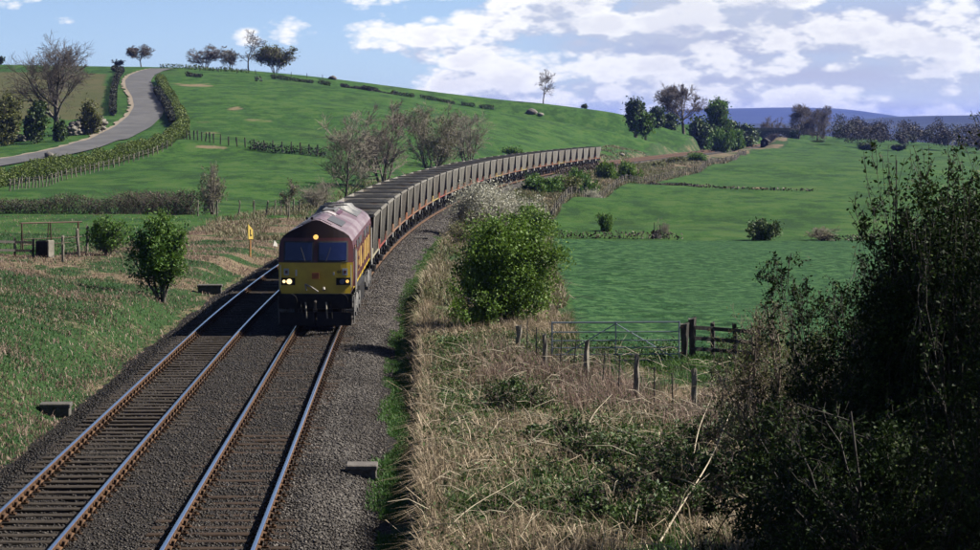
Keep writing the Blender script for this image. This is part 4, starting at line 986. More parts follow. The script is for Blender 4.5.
pplant('bare_shrub', 822, 184, 226, 44, 'scrub2', 27, 'shrub', 'bark', 'twig_grey', label='brown bare shrub on the field boundary past the round green bush', cat='shrub')
# clump on the shoulder of the hill, then the trees by the bridge
def hillt(name, px, Y, top, pw, key, seed, kind, label, twig='twig_grey', leafm=None, leaf=0, lsize=.4, cat='tree', **k):
    return pplant(name, px, Y, top, pw, key, seed, kind, 'bark', twig, leafm, leaf, lsize, .5, rmin=.034, label=label, cat=cat, fill=.8 if leaf else 0, base=.10, **k)
hillt('evergreen_tree', 635, 606, 98, 18, 'ht1', 41, 'multi', 'dark evergreen tree at the uphill end of the clump on the hill shoulder', 'twig_dark', 'leaf_ever', 3600, .55)
hillt('hawthorn_tree', 645, 560, 113, 17, 'ht2', 42, 'multi', 'small green hawthorn tree in the pasture just below the hill shoulder clump', 'twig_dark', 'leaf_mid', 1300, .4)
hillt('evergreen_bush', 656, 630, 107, 18, 'ht1b', 43, 'shrub', 'low dark evergreen bush between the dark tree and the tall bare tree', 'twig_dark', 'leaf_ever', 1600, .5, cat='bush')
hillt('bare_tree', 683, 645, 84, 50, 'ht3', 44, 'tree', 'tall spreading bare tree in the middle of the hill shoulder clump', 'twig_brown')
hillt('green_tree', 716, 650, 99, 33, 'ht4', 45, 'multi', 'round fresh green tree at the downhill end of the hill shoulder clump', 'twig_dark', 'leaf_mid', 4200, .45)
for px, Y, top, pw, key, lb in ((668,640,114,17,'ht1b','dark evergreen bush under the tall bare tree of the clump'), (700,640,118,20,'ht1b','dark evergreen bush beneath the round fresh green tree'),
        (731,660,122,17,'ht1b','dark hedge bush stepping down from the round green tree'), (744,720,125,20,'ht1b','dark hedge bush nearest the start of the bridge parapet')):
    hillt('evergreen_bush', px, Y, top, pw, key, 43, 'shrub', lb, 'twig_dark', 'leaf_ever', cat='bush')
hillt('bare_bush', 772, 960, 117, 26, 'ht5', 46, 'multi', 'rounded brown bare tree standing beyond the bridge', 'twig_brown')
hillt('bare_tree', 797, 830, 104, 34, 'ht6', 47, 'tree', 'tall bare tree beside the bridge, the one nearer the rails', 'twig_brown')
hillt('bare_tree', 816, 800, 106, 38, 'ht7', 48, 'tree', 'tall bare tree beside the bridge, the one nearer the pasture', 'twig_brown')
hillt('dark_tree', 866, 690, 142, 13, 'ht1', 41, 'multi', 'small dark tree at the top edge of the far pasture in front of the wood', 'twig_dark', 'leaf_ever')
hillt('dark_tree', 897, 650, 144, 12, 'ht1', 41, 'multi', 'second small dark tree lower on the pasture edge nearer the big thorn bush', 'twig_dark', 'leaf_ever')

# ------------------------------------------------------------------ the wood beyond the pasture and on the far ridges
def wood_mass():
    r = np.random.default_rng(90); Vs, Fs, T, b = [], [], [], 0
    px = np.concatenate([r.uniform(838, 1180, 210), r.uniform(742, 840, 40)]); Y = np.concatenate([r.uniform(715, 930, 210), r.uniform(900, 1100, 40)])
    x = (px-490)/FPX*Y; z = Zf(x, Y); n = len(x)
    for k in range(n):
        h = r.uniform(4.8, 8.8); wdt = h*r.uniform(.32, .5); nl = 650
        lob = r.normal(size=(6, 3))*np.array([.55, .55, .38]); p = r.normal(size=(nl, 3)); p = _norm(p)*r.uniform(.1, 1, (nl, 1))**.5; p = (p*.62+lob[r.integers(0, 6, nl)])*np.array([wdt, wdt, h*.36])+np.array([x[k], Y[k], z[k]+h*.62])
        V, F = leaf_geo(p, .34, r); Vs.append(V); Fs.append(F+b); b += len(V); T.append(np.repeat(np.clip(r.normal(r.choice([.25, .5, .85], p=[.5, .38, .12]), .1, nl), 0, 1), 4))
    o = link('woods', npmesh('woods', np.concatenate(Vs), [np.concatenate(Fs)], dict(tone=np.concatenate(T))), M['wood_far']); tag(o, 'brown leafless wood filling the valley beyond the pasture', kind='stuff')
wood_mass()

# ------------------------------------------------------------------ hedges
def hedge(name, pts, h, wd, label, leafm, dens=60, lsize=.14, step=.5, gap=0., seed=1, twig='twig_dark', stems=True, topvar=.25, cat='hedge', group=None, sdens=4):
    r = np.random.default_rng(seed); P = np.array([[p[0], p[1]] for p in pts], float); t = np.concatenate([[0], np.cumsum(np.hypot(*np.diff(P, axis=0).T))]); Ln = t[-1]
    root = empty(name, (P[0, 0], P[0, 1], Z1(*P[0])), 0, label, cat, group); o0 = np.array(root.location)
    n = int(Ln*dens); s = r.uniform(0, Ln, n); top = h*(1-topvar+topvar*2*vnoise(s*.35, s*0+seed, seed))
    if gap: keep = vnoise(s*.06, s*0+seed*3., seed+5) > gap; s, top = s[keep], top[keep]; n = len(s)
    x = np.interp(s, t, P[:, 0]); y = np.interp(s, t, P[:, 1]); a = r.uniform(0, 2*math.pi, n); q = r.uniform(0, 1, n)**.5
    tx = np.interp(s+.5, t, P[:, 0])-np.interp(s-.5, t, P[:, 0]); ty = np.interp(s+.5, t, P[:, 1])-np.interp(s-.5, t, P[:, 1]); l = np.hypot(tx, ty)+1e-6
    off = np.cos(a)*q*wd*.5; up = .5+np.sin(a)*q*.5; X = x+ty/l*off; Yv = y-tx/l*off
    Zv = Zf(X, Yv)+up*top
    V, F = leaf_geo(np.c_[X, Yv, Zv]-o0, lsize, r); link('foliage', npmesh('foliage', V, [F], dict(tone=np.repeat(np.clip(r.normal(.4, .22, n)+.55*(up-.5), 0, 1), 4))), M[leafm], root)['kind'] = 'stuff'  # tone falls towards the base: shade low in the hedge painted into the leaves
    if stems:
        k = max(8, min(int(Ln*sdens), n)); i = r.integers(0, n, k); p0 = np.c_[x[i], y[i], Zf(x[i], y[i])]; d = np.c_[r.normal(0, .55 if sdens > 20 else .25, (k, 2)), np.ones(k)]; p1 = p0+d*(top[i]*r.uniform(.7, 1.15, k))[:, None]
        V, F = tubes((p0-o0, p1-o0, np.full(k, max(lsize*.12, .011)), np.full(k, max(lsize*.04, .007))), 3); link('stems', npmesh('stems', V, [F]), M[twig], root)['kind'] = 'stuff'
    return root
H = lambda *q: [hit(*p) for p in q]
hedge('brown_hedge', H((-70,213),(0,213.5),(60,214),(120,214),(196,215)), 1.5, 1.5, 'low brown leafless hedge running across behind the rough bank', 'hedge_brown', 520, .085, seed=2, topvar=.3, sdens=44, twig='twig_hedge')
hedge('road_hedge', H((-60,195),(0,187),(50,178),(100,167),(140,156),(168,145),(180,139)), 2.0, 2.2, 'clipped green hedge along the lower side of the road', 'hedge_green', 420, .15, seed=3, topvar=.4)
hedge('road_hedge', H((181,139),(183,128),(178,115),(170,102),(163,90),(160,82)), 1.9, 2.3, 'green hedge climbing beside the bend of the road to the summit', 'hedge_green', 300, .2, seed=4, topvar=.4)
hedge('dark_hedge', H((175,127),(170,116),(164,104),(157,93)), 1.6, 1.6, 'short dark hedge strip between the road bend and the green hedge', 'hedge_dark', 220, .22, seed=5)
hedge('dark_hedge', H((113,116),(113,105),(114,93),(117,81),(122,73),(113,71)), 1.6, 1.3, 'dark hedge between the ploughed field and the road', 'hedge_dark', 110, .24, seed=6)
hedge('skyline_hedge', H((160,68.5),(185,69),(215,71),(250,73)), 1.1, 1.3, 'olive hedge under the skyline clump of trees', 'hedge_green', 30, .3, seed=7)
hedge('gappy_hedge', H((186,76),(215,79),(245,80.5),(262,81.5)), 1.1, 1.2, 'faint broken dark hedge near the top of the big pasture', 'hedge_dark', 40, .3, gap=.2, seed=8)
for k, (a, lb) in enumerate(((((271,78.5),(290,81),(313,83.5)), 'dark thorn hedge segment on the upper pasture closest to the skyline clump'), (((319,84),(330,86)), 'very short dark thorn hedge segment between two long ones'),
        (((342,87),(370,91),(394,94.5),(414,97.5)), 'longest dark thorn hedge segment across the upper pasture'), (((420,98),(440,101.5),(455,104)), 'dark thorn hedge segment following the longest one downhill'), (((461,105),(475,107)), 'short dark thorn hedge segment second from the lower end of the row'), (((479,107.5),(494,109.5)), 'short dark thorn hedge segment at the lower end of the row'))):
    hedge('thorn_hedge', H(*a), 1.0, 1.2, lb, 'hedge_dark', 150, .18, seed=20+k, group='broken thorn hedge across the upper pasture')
hedge('field_hedge', H((250,149),(275,153),(300,154),(325,157)), 1.2, 1.2, 'low dark hedge at the end of the fence across the pasture', 'hedge_dark', 80, .2, gap=.15, seed=31)
hedge('boundary_tufts', H((556,238),(600,238),(640,239),(700,240),(760,240),(830,241),(900,241)), .55, 1.0, 'line of pale rushes and dead grass along the field boundary', 'hedge_brown', 45, .14, gap=.3, seed=32)
hedge('ditch_tufts', H((600,180),(650,184),(700,187.5),(760,190),(850,192)), .42, .8, 'thin dark line of tufts crossing the far pasture', 'hedge_brown', 16, .22, gap=.2, seed=33)
hedge('bank_scrub', H((560,176),(590,171),(615,168)), 1.0, 3, 'pale scrubby brambles on the bank below the end of the train', 'hedge_brown', 50, .2, seed=34) 
# low scrub at the lineside behind the train
hedge('scrub_hedge', H((300,205),(318,207)), 1.5, 2, 'brown twiggy scrub beside the fence behind the locomotive', 'hedge_brown', 160, .1, seed=35, sdens=40, twig='twig_hedge')

# ------------------------------------------------------------------ fences, gate, posts
def post_mesh(h, w_, seed, top='flat'):
    r = random.Random(seed); m = MB(); n = 6; k = 5
    for j in range(k+1):
        z = -.3+(h+.3)*j/k
        for i in range(n): a = i*2*math.pi/n+.3; q = w_*.55*(1+r.uniform(-.12, .12)); m.v.append((q*math.cos(a)+.02*j*r.uniform(-.5, .5), q*math.sin(a), z+(r.uniform(-.04, .05) if j == k else 0)))
    for j in range(k):
        for i in range(n): b = j*n; m.f.append((b+i, b+(i+1) % n, b+n+(i+1) % n, b+n+i)); m.m.append(0)
    m.f.append(tuple(k*n+i for i in range(n))); m.m.append(0); return m.mesh('post')
POSTS = [post_mesh(1.0, .11, s) for s in range(4)]
def fence(name, P, label, mt='post', ph=1.15, pw=1.0, wires=(), rails=(), rail_m=None, lean=.05, wr=.004, cat='fence', stuff_after=None):
    P = [Vector(p) for p in P]; root = empty(name, P[0], 0, label, cat); o0 = P[0]; tops = []
    for k, p in enumerate(P):
        hh = ph*random.uniform(.92, 1.08); me = POSTS[k % 4].copy() if False else POSTS[k % 4]
        o = link('post', me, None, root, p-o0, random.uniform(0, 3)); o.scale = (pw, pw, hh); o.rotation_euler[0] = random.gauss(0, lean); o.rotation_euler[1] = random.gauss(0, lean)
        if not me.materials: me.materials.append(M['post'])
        o.material_slots[0].link = 'OBJECT'; o.material_slots[0].material = M[mt]
    for z in wires:
        m = MB()
        for a, b in zip(P[:-1], P[1:]):
            a_, b_ = a-o0, b-o0; mid = (a_+b_)/2+Vector((0, 0, z-.03)); m.tube(a_+Vector((0, 0, z)), mid, wr, n=3, cap=False); m.tube(mid, b_+Vector((0, 0, z)), wr, n=3, cap=False)
        m.build('wire', M['wire'], root)
    for z in rails:
        for a, b in zip(P[:-1], P[1:]):
            m = MB(); a_, b_ = a-o0, b-o0; d = b_-a_; m.box((a_+b_)/2+Vector((0, -.07, z)), (d.length, .04, .11), rz=math.atan2(d.y, d.x), ry=-math.asin(max(-1, min(1, d.z/d.length)))); m.build('rail', M[rail_m or mt], root)
    return root
def along(P, step):
    P = [np.array(p) for p in P]; t = np.concatenate([[0], np.cumsum([np.hypot(*(b-a)[:2]) for a, b in zip(P[:-1], P[1:])])]); s = np.arange(0, t[-1]+.01, step); A = np.array(P)
    x = np.interp(s, t, A[:, 0]); y = np.interp(s, t, A[:, 1]); z = Zf(x, y); return [Vector(q) for q in zip(x, y, z)]
fl = [(fence_x(y), y, 0) for y in (150, 170, 190, 210, 230, 260, 290, 320, 350, 385, 420, 470, 520, 560, 600)]
fence('boundary_fence', along(fl, 2.7), 'long post and wire fence bounding the railway along the far pasture', 'post', 1.2, 1.2, wires=(.5, .85, 1.1), wr=.012)
fence('pasture_fence', along(H((172,138.5),(190,139.5),(215,143.5),(250,148),(290,151.5),(325,155)), 1.5), 'dark post and wire fence across the pasture between road and trees', 'post_dark', 1.35, 1.6, wires=(.5, .9, 1.15), wr=.014)
fence('road_fence', along(H((10,191),(60,181),(100,171),(140,159.5),(172,146)), 3.0), 'grey post fence on the field side of the road hedge', 'post', 1.15, 1.3, wires=(.6, 1.0), wr=.012)
fence('road_fence', along(H((186,138),(188,128),(183,116),(176,104),(170,95)), 4.0), 'post fence following the hedge up the road bend', 'post', 1.2, 1.3, wires=(.6, 1.0), wr=.014)
fence('lineside_fence', along(H((198,216),(220,216),(245,216.5),(270,216),(300,214)), 1.7), 'grey post and wire fence across the rough grass behind the locomotive', 'post', 1.2, 1.0, wires=(.35, .7, 1.05), wr=.008)
fence('skyline_fence', along(H((200,71),(240,73.5),(280,76),(330,80)), 5), 'faint post and wire fence just below the skyline trees', 'post_dark', 1.2, 1.3, wires=(.9,), wr=.015)
# wire fence beside the gate
def fpost(px, base, h):
    p = hit(px, base); return p, h
FP = [(518,353,.8),(546,372,1.05),(586,381,1.1),(636,405,1.25),(694,418,1.15),(777,447,1.15)]
def wire_fence():
    P = [hit(a, b) for a, b, c in FP]; o0 = P[0].copy(); root = empty('wire_fence', o0, 0, 'weathered post and wire fence in the dead grass before the field gate', 'fence')
    for k, (p, (a, b, h)) in enumerate(zip(P, FP)):
        o = link('post', POSTS[k % 4], None, root, p-o0, k*1.3); o.scale = (1.15, 1.15, h); o.rotation_euler[1] = (.03, -.16, -.04, -.03, -.02, .03)[k]; o.material_slots[0].link = 'OBJECT'; o.material_slots[0].material = M['post']
    for (a, b), (ha, hb) in zip(zip(P[:-1], P[1:]), zip(FP[:-1], FP[1:])):
        for q in (.33, .66):
            c = a.lerp(b, q)-o0; c.z = Z1((c+o0).x, (c+o0).y)-o0.z; m = MB(); m.tube(c-Vector((0, 0, .2)), c+Vector((random.uniform(-.06, .12), 0, 1.05)), .017, n=5); m.build('dropper', M['post_dark'], root)
    for f in (.3, .55, .8, .97):
        m = MB()
        for (a, b), (ha, hb) in zip(zip(P[:-1], P[1:]), zip(FP[:-1], FP[1:])): m.tube(a-o0+Vector((0, 0, f*ha[2])), b-o0+Vector((0, 0, f*hb[2])), .005, n=3, cap=False)
        m.build('wire', M['wire'], root)
wire_fence()
def field_gate():
    r = hit(679, 363.5); l = hit(552, 364.5); o0 = l.copy(); o0.z = (l.z+r.z)/2; d = Vector((r.x-l.x, r.y-l.y, 0)); W = d.length; rz = math.atan2(d.y, d.x)
    root = empty('field_gate', o0, rz, 'galvanised tubular steel field gate closed across the field entrance', 'gate')
    R_ = .024
    for z in (.10, .27, .46, .66, .90, 1.17):
        m = MB(); m.tube((0, 0, z), (W, 0, z), R_ if z in (.10, 1.17) else .017, n=8); m.build('bar', M['galv'], root)
    for x in (0, W/2, W):
        m = MB(); m.tube((x, 0, .08), (x, 0, 1.2), R_ if x != W/2 else .018, n=8); m.build('upright', M['galv'], root)
    for x in (.12, W-.12):
        m = MB(); m.tube((x, .025, .15), (W/2, .025, 1.13), .016, n=8); m.build('brace', M['galv'], root)
    for z in (.3, 1.02):
        m = MB(); m.box((W+.06, 0, z), (.14, .03, .05)); m.build('hinge', M['rust_steel'], root)
field_gate()
for (px, base, h, wd, lb) in ((684.5, 362, 1.08, 1.75, 'stout dark wooden post hanging the field gate'), (692, 361, 1.2, 1.6, 'second stout dark gate post starting the rail fence')):
    p = hit(px, base); o = link('gate_post', POSTS[int(px) % 4].copy(), None, None, p, .5); o.data.materials.clear(); o.data.materials.append(M['post_dark']); o.scale = (wd, wd, h); tag(o, lb, 'post')
p0 = hit(694, 361)
fence('rail_fence', [hit(694, 361), hit(713, 362), hit(735, 364), hit(757, 366)], 'dark post and rail fence running from the gate toward the thorn bushes', 'post_dark', 1.05, 1.1, rails=(.35, .65, .95), lean=.02)

# rusty hurdle, fence bits and trough in the rough grass
def hurdle():
    a, b = hit(23, 252), hit(82, 252); o0 = a.copy(); d = Vector((b.x-a.x, b.y-a.y, 0)); W = d.length
    root = empty('cattle_rack', o0, math.atan2(d.y, d.x), 'rusty steel frame rack standing open in the grass beyond the dead stems', 'rack'); hgt = 1.42
    for x in (0, W*.48, W*.95):
        m = MB(); m.tube((x, 0, -.2), (x-.06, 0, hgt), .035, n=6); m.build('upright', M['rust_steel'], root)
    for x in (.25, W*.48+.12, W*.95+.3):
        m = MB(); m.tube((x-.02, .5, -.2), (x+.12, .5, hgt-.03), .028, n=6); m.build('upright', M['rust_steel'], root)
    m = MB(); m.tube((-.1, 0, hgt), (W*1.0, .0, hgt-.05), .04, n=6); m.build('top_rail', M['rust_steel'], root)
    m = MB(); m.tube((.2, .5, hgt-.03), (W*1.02, .5, hgt-.08), .03, n=6); m.build('top_rail', M['rust_steel'], root)
    for z in (.35, .62): m = MB(); m.tube((0, 0, z), (W, 0, z), .02, n=5); m.build('low_rail', M['rust_steel'], root)
hurdle()
fence('broken_fence', [hit(-40, 256), hit(-12, 256), hit(15, 256.5), hit(33, 257)], 'low broken timber fence leading up to the black stone slab', 'post_dark', .85, 1.0, rails=(.3, .7), lean=.05)
fence('old_posts_fence', [hit(63, 262), hit(79, 257), hit(87, 253)], 'three grey old fence posts with slack wire by the rusty rack', 'post', 1.3, 1.2, wires=(.6, 1.0), wr=.008)
def slab():
    p = hit(44, 257); m = MB(); m.bbox((0, 0, .36), (.8, .45, .9), .06); m.v = [(x*(1-.12*max(0, z)), y, z+(.05*x)) for x, y, z in m.v]
    root = empty('stone_trough', p, -.5, 'black upended stone trough with one pale sunlit end', 'trough'); m.build('block', M['black'], root)
    m = MB(); m.bbox((.42, 0, .36), (.07, .46, .92), .02); m.build('end_slab', M['stone'], root)
slab()
# stump on the field boundary
def stump(px, base, lb, h=.7, wd=.8):
    p = hit(px, base); r = random.Random(px); m = MB(); n = 9
    for j, (q, z) in enumerate(((1.25, -.15), (1, .15), (.8, .6), (.62, 1.0))):
        for i in range(n): a = i*6.283/n; f = q*wd*.5*r.uniform(.75, 1.2); m.v.append((f*math.cos(a), f*math.sin(a), h*z*(1 if j < 3 else r.uniform(.7, 1.2))))
    for j in range(3):
        for i in range(n): m.f.append((j*n+i, j*n+(i+1) % n, j*n+n+(i+1) % n, j*n+n+i)); m.m.append(0)
    m.f.append(tuple(3*n+i for i in range(n))); m.m.append(0); root = empty('tree_stump', p, 0, lb, 'stump'); m.build('wood', M['post_dark'], root)
    for k in range(2):
        m = MB(); m.tube((.5*k-.1, .1, 0), (.5*k-.1+r.uniform(-.2, .3), .1, h*r.uniform(1.3, 1.9)), .06, .03, 6); m.build('branch_stub', M['post_dark'], root)
stump(656, 238.5, 'broken dark tree stump on the field boundary beside small bare shrubs')

# ruined wall by the road
ROCK = []
def rock_mesh(seed, mt):
    r = np.random.default_rng(seed); V = []; F = []
    P = OCT*1.0; e = {}; vs = [tuple(p) for p in P]; fs = []
    for f in OCF:
        q = []
        for a, b in ((f[0], f[1]), (f[1], f[2]), (f[2], f[0])):
            k = tuple(sorted((int(a), int(b))))
            if k not in e: m_ = (P[a]+P[b])/2; e[k] = len(vs); vs.append(tuple(m_/np.linalg.norm(m_)*.95))
            q.append(e[k])
        fs += [(f[0], q[0], q[2]), (q[0], f[1], q[1]), (q[2], q[1], f[2]), (q[0], q[1], q[2])]
    V = np.array(vs)*r.uniform(.72, 1.2, (len(vs), 1)); me = npmesh('stone', V, [np.array(fs)]); me.materials.append(M[mt]); return me
ROCK = [rock_mesh(s, 'stone' if s % 2 else 'stone_dark') for s in range(6)]
def ruined_wall(pts, n, label, h=1.3):
    P = H(*pts); root = empty('ruined_wall', P[0], 0, label, 'wall'); o0 = P[0]; r = random.Random(5); A = np.array(P); t = np.linspace(0, 1, len(P))
    for k in range(n):
        u_ = r.random(); hh = h*(.35+.65*abs(math.sin(u_*9))); z = r.uniform(0, hh); q = Vector((np.interp(u_, t, A[:, 0])+r.uniform(-.5, .5), np.interp(u_, t, A[:, 1])+r.uniform(-.5, .5), 0)); q.z = Z1(q.x, q.y)+z
        o = link('stone', ROCK[k % 6], None, root, q-o0, r.uniform(0, 3)); s = r.uniform(.32, .8); o.scale = (s*1.3, s, s*.7)
ruined_wall(((70,136),(80,134.5),(92,132),(104,130)), 120, 'tumbled dry stone wall at the roadside below the large bare tree', 2.1)
ruined_wall(((-25,143.5),(0,142.5),(18,141.5),(32,140.5)), 60, 'low pale stone wall by the road in front of the olive shrub', 1.1)
def boulder(px, py, s, lb, mt=0):
    p = hit(px, py); o = link('boulder', ROCK[mt].copy(), None, None, p+Vector((0, 0, s*.3)), px); o.scale = (s*1.25, s, s*.8); tag(o, lb, 'boulder')
boulder(531, 113.5, 1.3, 'dark mound of stone on the hillside below the lone gaunt tree', 2)
boulder(540.5, 115.5, .8, 'small pale stone beside the dark mound on the hillside', 1)
boulder(49, 158.5, .8, 'dark stone lying at the near edge of the road', 0)
boulder(622, 155.5, .5, 'small white stone by the rails past the last wagon', 1)
boulder(333, 79.5, 1.0, 'brown rock outcrop on the skyline where the hill starts to fall', 2)

# ------------------------------------------------------------------ lineside things
def concrete_box(px, py, dims, lb, mt, rz, legs=True):
    p = hit(px, py)+Vector((0, 0, .08)); root = empty('cable_box', p, rz, lb, 'concrete box'); m = MB(); m.bbox((0, 0, dims[2]/2-.1), (dims[0]*.92, dims[1]*.86, dims[2]+.1-.09), .02); m.build('base', M[mt], root)
    m = MB(); m.bbox((0, 0, dims[2]-.055), (dims[0], dims[1], .09), .02); m.build('lid', M[mt], root)
concrete_box(362, 484, (.66, .62, .36), 'grey concrete cable box sunk in the ballast near the grassy bank', 'concrete', .03)
concrete_box(56, 416, (.80, .55, .27), 'dark concrete slab box at the ballast edge by the far track', 'concrete_dark', .06)
concrete_box(210, 294, (1.1, .6, .35), 'dark concrete box at the ballast edge beside the locomotive shadow', 'concrete_dark', .05)
concrete_box(421, 243, (.9, .6, .3), 'dark cable box on the ballast beside the leading wagons', 'concrete_dark', .05)
def milepost():
    p = hit(250, 257); root = empty('mile_post', p, .9, 'yellow lineside post with a black marked plate in the rough grass', 'post'); Y = p.y
    m = MB(); m.box((.02, 0, .5), (.075, .075, 1.25)); m.build('post', M['mp_orange'], root)
    m = MB(); m.add([(-.17, -.06, .98), (.19, -.06, .96), (.17, -.06, 1.48), (-.19, -.06, 1.80), (-.17, -.02, .98), (.19, -.02, .96), (.17, -.02, 1.48), (-.19, -.02, 1.80)], [(0,1,2,3),(4,7,6,5),(0,4,5,1),(1,5,6,2),(2,6,7,3),(3,7,4,0)]); pl = m.build('plate', M['mp_yellow'], root)
    m = MB(); m.box((-.02, -.066, 1.33), (.06, .008, .36)); m.box((.035, -.066, 1.18), (.11, .008, .07)); m.build('mark', M['black'], pl)
M['mp_orange'] = mat('mp_orange', (.55,.28,.06), .6, c2=(.4,.18,.04), scale=5); M['mp_yellow'] = mat('mp_yellow', (.85,.62,.12), .5)
milepost()
def whiteboard():
    p = hit(275, 253); root = empty('marker_board', p, 1.0, 'small white marker board low beside the locomotive', 'marker'); m = MB(); m.box((0, 0, .3), (.05, .05, .7)); m.build('stake', M['post'], root)
    m = MB(); m.add([(-.2, -.03, .42), (.22, -.03, .36), (.16, -.03, .55), (-.08, -.03, .74), (-.2, .0, .42), (.22, .0, .36), (.16, .0, .55), (-.08, .0, .74)], [(0,1,2,3),(4,7,6,5),(0,4,5,1),(1,5,6,2),(2,6,7,3),(3,7,4,0)]); m.build('board', M['white_paint'], root)
whiteboard()
def hut():
    Y = 730; x = float(xc(Y))-TRACK2*0+4.2; p = Vector((x, Y, Z1(x, Y))); root = empty('lineside_hut', p, -.35, 'tiny black lineside hut with a pale opening near the bridge', 'hut')
    m = MB(); m.poly_y([(-1.2,-.3),(1.2,-.3),(1.2,1.7),(0,2.6),(-1.2,1.7)], -1.5, 1.5); m.build('wall', M['black'], root)
    for s in (-1, 1): m = MB(); m.box((s*.68, 0, 2.2), (1.75, 3.4, .08), ry=s*.64); m.build('roof', M['black'], root)
    m = MB(); m.box((.1, -1.52, 1.2), (.55, .05, .7)); m.build('window', M['stone'], root)
hut()
def bridge():
    Y = 862; c = Vector((float(xc(Y))-1.7, Y, -.3)); th = math.atan(.19); root = empty('road_bridge', c, -th, 'small stone arched road bridge over the distant railway', 'bridge')
    m = MB(); n = 14; Rr = 4.3; spring = .9; topz = 4.7; L_ = 5.0; R_ = 4.0; outer = []; inner = []
    for i in range(n+1):
        a = math.pi-math.pi*i/n; inner.append((Rr*math.cos(a), spring+2.9*math.sin(a))); outer.append((Rr*math.cos(a), topz-.03*abs(Rr*math.cos(a))))
    for y0 in (-2.6,):
        for i in range(n):
            a, b, c_, d = inner[i], inner[i+1], outer[i+1], outer[i]; m.poly_y([a, b, c_, d], -2.6, 2.6)
    m.poly_y([(-L_-2,-2),(-Rr,-2),(-Rr,topz-.1),(-L_-2,topz+.2)], -2.6, 2.6); m.poly_y([(Rr,-2),(R_+3,-2),(R_+3,topz-1.0),(Rr,topz-.1)], -2.6, 2.6); m.build('arch', M['stone_dark'], root)
    for y0 in (-2.5, 2.5):
        q = MB(); q.poly_y([(-L_-9,topz-.3),(-Rr,topz-.1),(Rr,topz-.1),(R_+12,topz-2.6),(R_+12,topz-1.7),(Rr,topz+.9),(-Rr,topz+.9),(-L_-9,topz+1.2)], y0-.25, y0+.25); q.build('parapet', M['bridge_stone'], root)
    q = MB()
    for i in range(n):
        a = math.pi-math.pi*(i+.5)/n; q.box((4.6*math.cos(a), -2.64, spring+3.15*math.sin(a)), (.5, .12, .95), ry=-(a-math.pi/2)); 
    q.build('arch_ring', M['bridge_stone'], root)
M['bridge_stone'] = mat('bridge_stone', (.27,.20,.16), .9, c2=(.38,.31,.26), scale=1.2, bump=.5)
bridge()

# ------------------------------------------------------------------ grass, dead stems, brambles
def blades(name, x, y, h, wd, tone, m, label, lean=.35, z=None, parent=None, up=0., ang=None):
    """bent blades: five points, two faces each"""
    r = RNG; n = len(x); z = Zf(x, y) if z is None else z; P = np.c_[x, y, z-.02]; a = r.uniform(0, 2*math.pi, n) if ang is None else ang+r.normal(0, .7, n); l = np.abs(r.normal(lean, lean*.6, n))
    dr = np.c_[np.cos(a), np.sin(a), a*0]; b = a+1.57+r.normal(0, .5, n); sd = np.c_[np.cos(b), np.sin(b), b*0]*(wd/2)[:, None]; hz = np.array([0, 0, 1.])
    mid = P+dr*(h*l*.35)[:, None]+hz*(h*.58)[:, None]; tip = P+dr*(h*l)[:, None]+hz*(h*np.sqrt(np.clip(1-(l*.8)**2, .12, 1)))[:, None]
    V = np.stack([P-sd, P+sd, mid+sd*.8, mid-sd*.8, tip], 1).reshape(-1, 3); i = np.arange(n)*5
    o = link(name, npmesh(name, V, [np.c_[i, i+1, i+2, i+3], np.c_[i+3, i+2, i+4]], dict(tone=np.repeat(np.clip(tone, 0, 1), 5))), m, parent)
    if label: tag(o, label, kind='stuff')
    return o
M['grass_green'] = leafmat('grass_green', (.030,.080,.012), (.055,.125,.022), (.12,.18,.05), .3)
M['grass_dead'] = leafmat('grass_dead', (.085,.062,.04), (.29,.225,.15), (.62,.51,.37), .2)
M['grass_bank'] = leafmat('grass_bank', (.016,.055,.016), (.034,.092,.026), (.085,.125,.05), .3)
M['grass_lush'] = leafmat('grass_lush', (.03,.085,.014), (.055,.135,.024), (.11,.19,.045), .3)
M['grass_pink'] = leafmat('grass_pink', (.12,.075,.058), (.25,.175,.14), (.36,.275,.23), .2)
M['cane'] = mat('cane', (.62,.53,.38), .7, c2=(.42,.34,.23), scale=2)
M['cane_red'] = mat('cane_red', (.16,.11,.085), .8, c2=(.34,.26,.19), scale=2)
CLA = [None]
def clumped(n, xr, yr, k, spread, seed, dens_pow=1.0):
    r = np.random.default_rng(seed); yc_ = yr[0]+(yr[1]-yr[0])*r.uniform(0, 1, k)**dens_pow; xa, xb = xr(yc_); xc_ = xa+(xb-xa)*r.uniform(0, 1, k); i = r.integers(0, k, n)
    ht = r.uniform(.5, 1.3, k); tn = r.uniform(-.25, .25, k); dx, dy = r.normal(size=n)*spread, r.normal(size=n)*spread; CLA[0] = np.arctan2(dy, dx)
    return xc_[i]+dx, yc_[i]+dy, ht[i], tn[i]
def right_x(y): return xc(y)+3.35, np.minimum(.235*y+2, np.where(y > 72, fence_x(y)+.6, 40))
